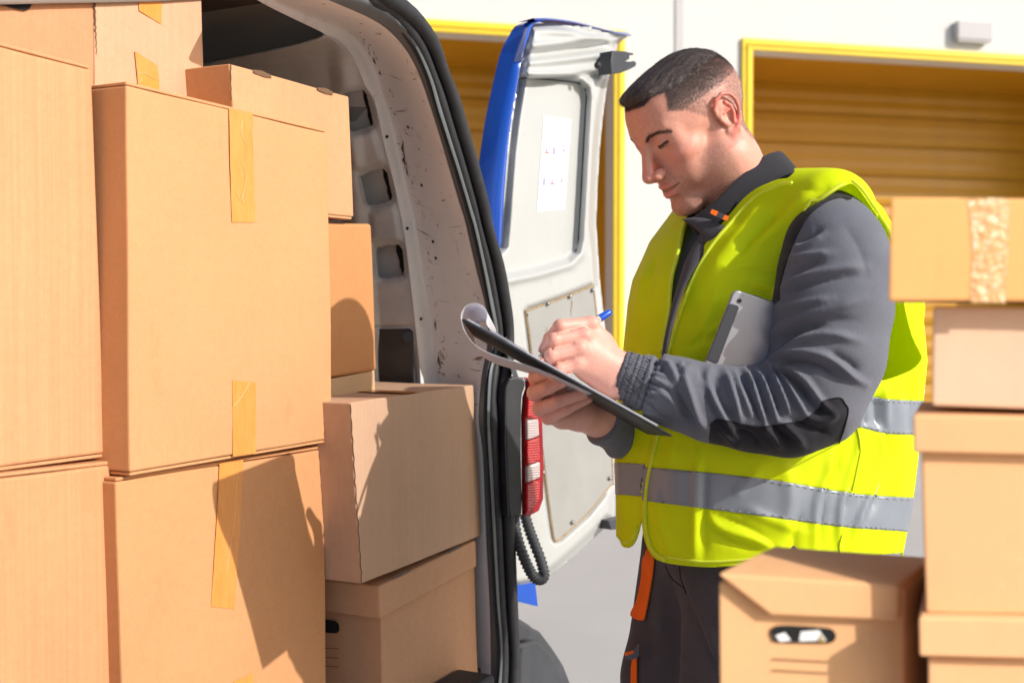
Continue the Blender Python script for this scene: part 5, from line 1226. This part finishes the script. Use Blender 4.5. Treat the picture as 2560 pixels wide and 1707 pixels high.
# ---- hi-vis vest
def vest_sdf(p):
    d = smin(torso(p, 0), shoulders(p, .008), .05)
    d = smin(d, capl(p, (2050,508,1.76,.045), (2126,464,1.735,.010), (2184,530,1.75,.012), (2236,622,1.78,.016), (2258,760,1.85,.03), k=.004), .02)
    zl = .80; return np.maximum(d, zl-p[:,2])
VV, QV = surf(vest_sdf, (.10,1.62,.82), (.76,2.18,1.60), .0042); VV = relax(VV, QV, 2, .5); NV = vnorm(VV, QV)
VF = [([(1920,500),(1890,535),(1850,590),(1800,650),(1770,700)], .0050, 22), ([(1950,520),(1930,540),(1880,590),(1845,640)], -.0055, 16), ([(2040,470),(1980,530),(1920,590),(1860,640)], .0050, 16), ([(2060,490),(2000,560),(1975,600)], -.003, 14),
 ([(1900,660),(1850,668),(1800,676)], .0030, 9), ([(1960,680),(1900,675),(1850,680)], -.0030, 9), ([(1960,715),(1920,720),(1870,705)], .0030, 9), ([(1930,740),(1890,715),(1860,700)], -.0028, 8),
 ([(1620,650),(1600,720),(1595,800)], .003, 14), ([(1640,640),(1625,700),(1615,760)], -.003, 12), ([(1600,840),(1580,900),(1570,960)], -.003, 14),
 ([(1800,720),(1770,790),(1745,850)], .003, 14), ([(1765,830),(1740,860),(1700,870)], -.003, 8), ([(1760,850),(1770,835),(1800,815)], .0025, 7),
 ([(1745,1130),(1742,1250),(1740,1400)], .0045, 10), ([(1765,1130),(1762,1250),(1760,1400)], -.003, 12), ([(1765,1280),(1800,1320),(1880,1345),(1950,1370)], .0045, 12), ([(1765,1310),(1820,1350),(1900,1375)], -.0045, 12),
 ([(1790,1290),(1850,1310),(1920,1350),(1960,1390)], -.003, 10), ([(1860,1270),(1930,1300),(2010,1330)], .003, 14), ([(1900,1170),(1860,1210),(1830,1240)], .003, 14),
 ([(2080,1120),(2070,1180),(2040,1260),(2035,1390)], .0045, 12), ([(2100,1120),(2095,1180),(2060,1260),(2052,1390)], -.0045, 10), ([(2140,1050),(2145,1110),(2125,1190),(2100,1270),(2098,1390)], .0050, 9), ([(2150,1120),(2130,1200),(2108,1290)], -.0040, 7),
 ([(2195,1060),(2208,1120),(2190,1200),(2150,1290),(2130,1360)], .0050, 10), ([(2215,1070),(2222,1130),(2205,1210),(2170,1300)], -.0045, 10), ([(2190,990),(2195,1070)], -.006, 9), ([(2210,960),(2215,1080)], .005, 9), ([(2140,985),(2145,1070)], .005, 8), ([(2165,985),(2165,1070)], -.004, 8),
 ([(2240,960),(2250,1100),(2235,1250)], .003, 16), ([(2280,960),(2275,1100)], -.003, 14), ([(1960,1150),(1975,1240),(1960,1330)], .003, 20), ([(2000,1280),(1985,1340),(1990,1395)], -.0035, 12), ([(1640,1200),(1655,1290),(1690,1390)], .003, 14), ([(1560,1150),(1562,1250),(1570,1330)], .003, 12),
 ([(2000,470),(2040,480),(2080,470)], -.002, 12), ([(1700,1000),(1690,1100),(1680,1160)], .003, 18)]
VV = folds(VV, NV, [(a, b*1.5, c) for a, b, c in VF])
VV = VV+NV*(.0035*vnoise(VV, (7,7,3.2), 4)+.0016*vnoise(VV, (17,17,9), 9))[:,None]
X, Y = proj(VV); rel = VV-np.array((.42,1.90,0)); bb = rel@LT; aa = rel@FT
# near flap lies over the far flap: a raised step along its front edge
EDGE = sp2([(1655,880),(1648,960),(1640,1060),(1625,1130),(1612,1190),(1604,1270),(1608,1330),(1624,1375),(1655,1402)], 4)
ex = np.interp(Y, [e[1] for e in EDGE], [e[0] for e in EDGE]); stp = sst(-1.5, 1.5, X-ex)*(Y > 860)*(aa > 0)
VV = VV+NV*((.005*stp)*(1-sst(60, 200, X-ex)))[:,None]
TV = tri(QV); X, Y = proj(VV); fr = aa > -.02
notch = sp2([(1738,518),(1716,556),(1696,640),(1681,700),(1673,790),(1653,888)], 4)+[(1655,888)]+sp2([(1662,860),(1683,787),(1713,702),(1763,610),(1812,550),(1872,484),(1935,452),(1968,446)], 4)+[(1985,432),(1985,300),(1500,300)]
arm = sp2([(1932,780),(1958,700),(1985,602),(2030,522),(2078,484),(2112,464),(2129,459),(2150,478),(2182,524),(2214,574),(2240,640),(2260,760),(2280,840),(2302,885),(2303,902),(2280,925),(2230,945),(2196,952),(2150,955),(2050,960),(1960,900)], 3)
NVn = vnorm(VV, TV); facing = ((_cp-VV)*NVn).sum(1)
fN = np.where(aa > -.05, psd(notch, X, Y), 80)
neck_ = np.linalg.norm((VV-np.array((.405,1.905,0)))[:, :2], axis=1)-.088; neck_ = np.where(VV[:,2] > 1.45, neck_*1500, 80); fN = np.minimum(fN, neck_)
fA = np.where((bb > .015) & (facing > -.03), psd(arm, X, Y), 80)
fa2 = np.linalg.norm((VV-P3(1735,640,2.10)), axis=1)*1500-140; fA = np.minimum(fA, np.where(bb < -.1, fa2, 80))      # the other arm hole
HEM = sp2([(1500,1300),(1545,1345),(1555,1364),(1570,1368),(1585,1356),(1597,1325),(1604,1290),(1607,1330),(1622,1376),(1655,1404),(1760,1417),(1860,1412),(2000,1400),(2150,1390),(2280,1380),(2400,1375)], 4)
hy = np.interp(X, [h_[0] for h_ in sorted(HEM)], [h_[1] for h_ in sorted(HEM)])
fH = np.where((aa > .0) | (facing > 0), hy-Y, (VV[:,2]-.925)*1500)
f_all = np.clip(np.minimum.reduce([fN, fA, fH]), -90, 90)
V1, T1, i1 = clip(VV, TV, -f_all)
X1, Y1 = proj(V1); aa1 = carry(aa, i1); fc1 = carry((facing > 0).astype(float), i1)
def bandpoly(top, bot): return sp2(top, 4)+sp2(bot, 4)[::-1]
bl_ = bandpoly([(1612,1168),(1660,1171),(1800,1184),(1950,1202),(2080,1225),(2180,1238),(2330,1246)], [(1606,1250),(1660,1257),(1800,1275),(1950,1295),(2100,1315),(2200,1323),(2330,1332)])
bf_ = bandpoly([(1500,1156),(1560,1157),(1613,1160)], [(1500,1234),(1560,1236),(1604,1240)])
bu_ = bandpoly([(1850,960),(2050,975),(2150,985),(2220,998),(2330,1003)], [(1850,1030),(2050,1055),(2150,1068),(2220,1083),(2330,1087)])
backf = fc1 < .5
fB = np.minimum.reduce([np.where(backf, 90, psd(b, X1, Y1)) for b in (bl_, bf_, bu_)])
fB = np.where(backf & (aa1 < .1), np.minimum(np.abs(V1[:,2]-1.03)-.03, np.abs(V1[:,2]-1.175)-.028)*1500, fB); fB = np.clip(fB, -60, 60)
Vc, Tc, _ = clip(V1, T1, -fB); Vr, Tr, _ = clip(V1, T1, fB)
vest = pmesh('hi_vis_vest', Vc, Tc, M['hivis'], man); mod(vest, 'SOLIDIFY', thickness=.0022, offset=-1)
Nr = vnorm(Vr, Tr); rb_ = pmesh('reflective_band', Vr+Nr*.0008, Tr, M['reflect'], vest); mod(rb_, 'SOLIDIFY', thickness=.003, offset=-1)
# bindings along the visible edges, seams
VT_ = onmesh(V1, T1)
def edge_tube(pts, r_, off, n=6, inward=(0,0)):
    out = []
    for x, y in sp2(pts, n):
        c_ = [h[0] for h in (onto(VT_, x+inward[0]*s, y+inward[1]*s, off) for s in (1, 2.5, 4, 7, 11)) if h]
        if c_: out.append(min(c_, key=lambda q: (q-CAMV).length))
    if len(out) > 4:
        dm = np.median([(q-CAMV).length for q in out]); out = [q for i, q in enumerate(out) if abs((q-CAMV).length-dm) < .16 and abs((q-CAMV).length-np.median([(z-CAMV).length for z in out[max(0,i-3):i+4]])) < .02]
    return tube(out, r_, 8) if len(out) > 2 else ([], [])
bnd = [edge_tube([(1655,884),(1664,860),(1685,787),(1715,702),(1765,610),(1814,550),(1874,485),(1937,453),(1970,448)], .0030, .001, 8, (1,1)),
       edge_tube([(1737,520),(1714,557),(1694,640),(1679,700),(1671,790),(1652,884)], .0028, .001, 8, (-1,0)),
       edge_tube([(1930,784),(1956,701),(1983,601),(2028,520),(2076,482),(2110,461)], .0030, .001, 8, (-1,-.6)),
       edge_tube([(2129,453),(2154,476),(2186,522),(2218,572),(2244,640)], .0028, .001, 8, (1,-.3)),
       edge_tube([(1648,960),(1640,1060),(1625,1130),(1612,1190),(1604,1270),(1608,1330),(1624,1375),(1655,1400)], .0030, .0018, 8, (1,0)),
       edge_tube([(1548,1350),(1557,1364),(1570,1366),(1584,1355),(1595,1325)], .002, .001, 6, (0,-1))]
mesh('binding', *merge(*[b for b in bnd if b[0]]), M['hivis2'], vest, True)
fold_hem = edge_tube([(1660,1401),(1760,1414),(1860,1409),(2000,1397)], .0020, .0008, 8, (0,-1))
mesh('hem', *fold_hem, M['hivis2'], vest, True)
def dashes(pts): return seamline(VT_, pts, .00045, .0022, 14, 1)
sti = [dashes([(x, y+5) for x, y in [(1612,1168),(1660,1171),(1800,1184),(1950,1202),(2080,1225),(2180,1238),(2290,1244)]]), dashes([(x, y-5) for x, y in [(1606,1250),(1660,1257),(1800,1275),(1950,1295),(2100,1315),(2200,1323),(2260,1328)]]),
       dashes([(2150,990),(2220,1003),(2300,1007)]), dashes([(2120,1058),(2220,1078),(2290,1082)])]
mesh('stitching', *merge(*[s for s in sti if s[0]]), M['stitch'], rb_, True)
M['vseam'] = simple('vest_seam', (.45,.55,.01), .7)
mesh('side_seam', *merge(*[s for s in [seamline(VT_, [(2142,1070),(2150,1120),(2140,1180),(2130,1225)], .0010, .0008), seamline(VT_, [(2108,1325),(2098,1360),(2100,1392)], .0010, .0008)] if s[0]]), M['vseam'], vest, True)
# ---- trousers
def tr_sdf(p):
    def leg(pts): P_ = [np.array(q[:3]) for q in pts]; return chain(p, P_, [q[3] for q in pts], .02)
    n_ = leg([(.39,1.79,.93,.118),(.365,1.775,.70,.100),(.36,1.78,.45,.082),(.385,1.80,.10,.068)])
    f_ = leg([(.345,1.95,.93,.118),(.288,1.925,.70,.098),(.275,1.93,.45,.080),(.31,1.96,.10,.068)])
    d = smin(n_, f_, .02); d = smin(d, ell(p, (.385,1.87,.95), (.15,.15,.11)), .05)
    return np.maximum(np.maximum(d, p[:,2]-1.06), .07-p[:,2])
VTr, QTr = surf(tr_sdf, (.10,1.60,.05), (.62,2.12,1.1), .006); VTr = relax(VTr, QTr, 2, .5); NT = vnorm(VTr, QTr)
TFo = [([(1690,1420),(1700,1460),(1720,1500),(1745,1560),(1775,1640),(1800,1700)], -.008, 10), ([(1712,1440),(1735,1500),(1765,1570),(1790,1640)], .005, 12), ([(1640,1440),(1650,1520),(1645,1600)], .004, 16), ([(1670,1430),(1690,1480)], -.004, 8), ([(1600,1560),(1660,1575),(1720,1570)], -.003, 12), ([(1620,1650),(1680,1640),(1730,1660)], .003, 14), ([(1600,1500),(1625,1580),(1630,1680)], -.003, 12)]
VTr = folds(VTr, NT, TFo)+NT*(.003*vnoise(VTr, (9,9,5), 2))[:,None]
trs = pmesh('trousers', VTr, QTr, M['trouser'], man); TRT = onmesh(VTr, tri(QTr))
def strip(nm, pl, mt, off, par):
    xs = [q[0] for q in pl]; ys = [q[1] for q in pl]
    gx, gy = np.meshgrid(np.arange(min(xs)-4, max(xs)+5, 3.), np.arange(min(ys)-4, max(ys)+5, 3.), indexing='ij'); T = gridtri(*gx.shape); gx = gx.ravel(); gy = gy.ravel(); Vg = []; ok = []
    last = 1.85
    for x, y in zip(gx, gy):
        h = onto(TRT, x, y, off); 
        if h: Vg.append(np.array(h[0])); last = h[0].y; ok.append(True)
        else: Vg.append(P3(x, y, last)); ok.append(True)
    V1_, T1_, _ = clip(np.array(Vg), T, psd(pl, gx, gy)); o = pmesh(nm, V1_, T1_, mt, par); mod(o, 'SOLIDIFY', thickness=.003, offset=0); return o
strip('orange_pocket_trim', sp2([(1626,1365),(1640,1380),(1636,1440),(1622,1520),(1612,1550),(1583,1538),(1598,1500),(1610,1440),(1612,1400)], 3), M['orange'], .004, trs)
strip('orange_leg_trim', [(1588,1630),(1597,1628),(1596,1720),(1582,1720),(1583,1670)], M['orange'], .004, trs)
V_, F_ = prism([Vector(P3(x, y, 1.86)) for x, y in [(1561,1634),(1586,1628),(1598,1610),(1597,1640),(1583,1648),(1566,1646)]], (0,.006,0)); mesh('pocket_flap', V_, F_, M['jacket'], trs)
V_, F_ = prism([Vector(P3(x, y, 1.857)) for x, y in [(1561,1633),(1584,1627),(1585,1632),(1563,1639)]], (0,.006,0)); mesh('orange_flap_edge', V_, F_, M['orange'], trs)
mesh('fly_seam', *merge(*[s for s in [seamline(TRT, [(1700,1415),(1702,1440),(1712,1470),(1715,1482)], .0012), seamline(TRT, [(1664,1412),(1680,1445),(1712,1470)], .0009)] if s[0]]), M['dstitch'], trs, True)
# boots
def boot(c):
    def f(p): return np.maximum(smin(rc(p, c+np.array((0,0,.09)), c+np.array((-.02,0,.16)), .055, .06), rc(p, c+np.array((.01,0,.05)), c+np.array((-.17,-.05,.04)), .05, .045), .03), .0-p[:,2])
    return f
for c in ((.40,1.80,0), (.32,1.96,0)):
    c = np.array(c); v, q = surf(boot(c), c+np.array((-.28,-.15,-.01)), c+np.array((.12,.12,.26)), .008); pmesh('boot', v, q, M['jblack'], man)

# ================================================================ things he holds
# clipboard
cA, cB, cC, cD = [Vector(P3(*q)) for q in ((1157,795,1.55),(1681,1087,1.525),(1622,1082,1.74),(1168,826,1.775))]
cn = (cB-cA).cross(cD-cA).normalized(); cn = cn if cn.z > 0 else -cn
clip_t = thing('clipboard', 'dark clipboard held at a slant in both hands, with curled white sheets', 'clipboard', tuple((cA+cC)/2))
M['board'] = simple('clipboard_dark_green', (.006,.011,.012), .5, var=.2, nsc=20)
o = mesh('board', *prism([cA, cB, cC, cD], -cn*.003), M['board'], clip_t); fixn(o); mod(o, 'BEVEL', width=.0008, segments=2)
M['paper'] = simple('white_paper_sheet', (.84,.84,.88), .6, var=.01)
_t = M['paper'].node_tree; _tr = N(_t, 'ShaderNodeBsdfTranslucent'); _tr.inputs[0].default_value = (.8,.8,.86,1); _mx = N(_t, 'ShaderNodeMixShader', i0=.45); _t.links.new(_t.nodes['Principled BSDF'].outputs[0], _mx.inputs[1]); _t.links.new(_tr.outputs[0], _mx.inputs[2]); _t.links.new(_mx.outputs[0], _t.nodes['Material Output'].inputs[0])
e1 = (cB-cA); e2 = (cD-cA)
def CBp(u, v, up=0): return cA+e1*u+((cD-cA)*(1-u)+(cC-cB)*u)*v+cn*up
sh = [CBp(.02,.02,.0012), CBp(.93,.02,.0012), CBp(.93,.98,.0012), CBp(.02,.98,.0012)]
o = mesh('paper_stack', *prism(sh, cn*.0016), M['paper'], clip_t)
# the turned-over page curls round the top end and under the board
prof = [(1320,878),(1262,845),(1226,822),(1216,806),(1218,785),(1208,766),(1186,758),(1164,766),(1153,786),(1156,812),(1170,842),(1196,868),(1240,889),(1300,907),(1350,924),(1410,950),(1482,984)]
n0 = smooth_path([Vector(P3(x, y, 1.548)) for x, y in prof], 5)
bvec = (cD-cA); n1 = [p+bvec*.95+Vector((.012,0,-.007))*(1 if i < 50 else max(0, 1-(i-50)/20)) for i, p in enumerate(n0)]
pg = mesh('turned_page', *loft([n0]+[[p.lerp(q, t) for p, q in zip(n0, n1)] for t in (.25,.5,.75)]+[n1]), M['paper'], clip_t, True); mod(pg, 'SOLIDIFY', thickness=.0005, offset=0)
o = mesh('clip', *merge(tube([CBp(.05,.3,.006), CBp(.05,.7,.006)], .005, 10), prism([CBp(.02,.3,.003), CBp(.1,.35,.004), CBp(.1,.65,.004), CBp(.02,.7,.003)], cn*.002)), M['steel'], clip_t)
# pen
pen = thing('ballpoint_pen', 'clear ballpoint pen with a blue end cap in the writing hand', 'pen', tuple(P3(1430,833,1.66)))
pa, pb = Vector(P3(1528,778,1.672)), Vector(P3(1346,891,1.640)); dp = (pb-pa)
M['penclear'] = simple('clear_plastic', (.72,.70,.68), .12, coat=.6); M['penblue'] = simple('blue_plastic', (.005,.09,.62), .25, coat=.4); M['pennavy'] = simple('navy_plastic', (.02,.02,.10), .3)
L_ = dp.length; dn_ = dp.normalized()
mesh('end_cap', *tube([pa-dn_*.001, pa, pa+dn_*.004, pa+dn_*.020, pa+dn_*.0202], [.0008,.0030,.0048,.0058,.0058], 18), M['penblue'], pen, True)
mesh('barrel', *tube([pa+dn_*.020, pa+dn_*(L_*.80)], .0052, 8), M['penclear'], pen)
mesh('grip', *tube([pa+dn_*(L_*.80), pa+dn_*(L_*.88)], [.0054,.0046], 14), M['pennavy'], pen, True)
mesh('tip', *tube([pa+dn_*(L_*.88), pa+dn_*(L_*.96), pb], [.0044,.002,.0006], 12), M['penclear'], pen, True)
ink = pa+dn_*.022+Vector((0,-.0054,0)); mesh('ink_tube', *tube([ink, ink+dn_*.1], .0007, 6), M['pennavy'], pen)
# tablet under the arm
TBn = Vector((.12,-1,.05)).normalized(); T0 = Vector(P3(1840,800,1.645))
def TBp(px, py, o_=0): return PP(px, py, T0+TBn*o_, TBn)
tab = thing('tablet_computer', 'silver tablet with a dark side strip held under the man\'s arm', 'tablet', tuple(T0))
M['alu'] = simple('silver_aluminium', (.40,.41,.45), .38, metal=.75, var=.03, nsc=200)
M['darkstrip'] = simple('charcoal_plastic', (.030,.035,.045), .45, spec=.6)
def rounded(cs, r_, n=6):
    out = []; m = len(cs)
    for i in range(m):
        a, b, c = Vector((*cs[i-1], 0)), Vector((*cs[i], 0)), Vector((*cs[(i+1) % m], 0)); u = (a-b).normalized()*r_; v = (c-b).normalized()*r_
        for k in range(n+1): t = k/n; q = (b+u)*(1-t)**2+b*2*t*(1-t)+(b+v)*t*t; out.append((q.x, q.y))
    return out
bp_ = rounded([(1836,722),(2010,778),(1930,1010),(1742,960)], 16)
o = mesh('case', *prism([TBp(x, y) for x, y in bp_], -TBn*.008), M['alu'], tab); fixn(o); mod(o, 'BEVEL', width=.0025, segments=3)
o = mesh('side_strip', *prism([TBp(x, y, -.0005) for x, y in rounded([(1823,758),(1848,766),(1793,910),(1765,899)], 7)], TBn*.002), M['darkstrip'], tab); fixn(o); mod(o, 'BEVEL', width=.0006, segments=1)
c0 = TBp(1848, 752, .0); mesh('camera', *tube([c0, c0+TBn*.0012], [.0034,.0034], 18), M['darkstrip'], tab); mesh('camera_lens', *tube([c0+TBn*.0012, c0+TBn*.0016], [.0018,.0018], 14), M['hole'], tab)
mesh('volume_button', *prism([TBp(x, y, -.003) for x, y in [(1886,737),(1905,744),(1904,747),(1885,740)]], -TBn*.003), M['darkstrip'], tab)
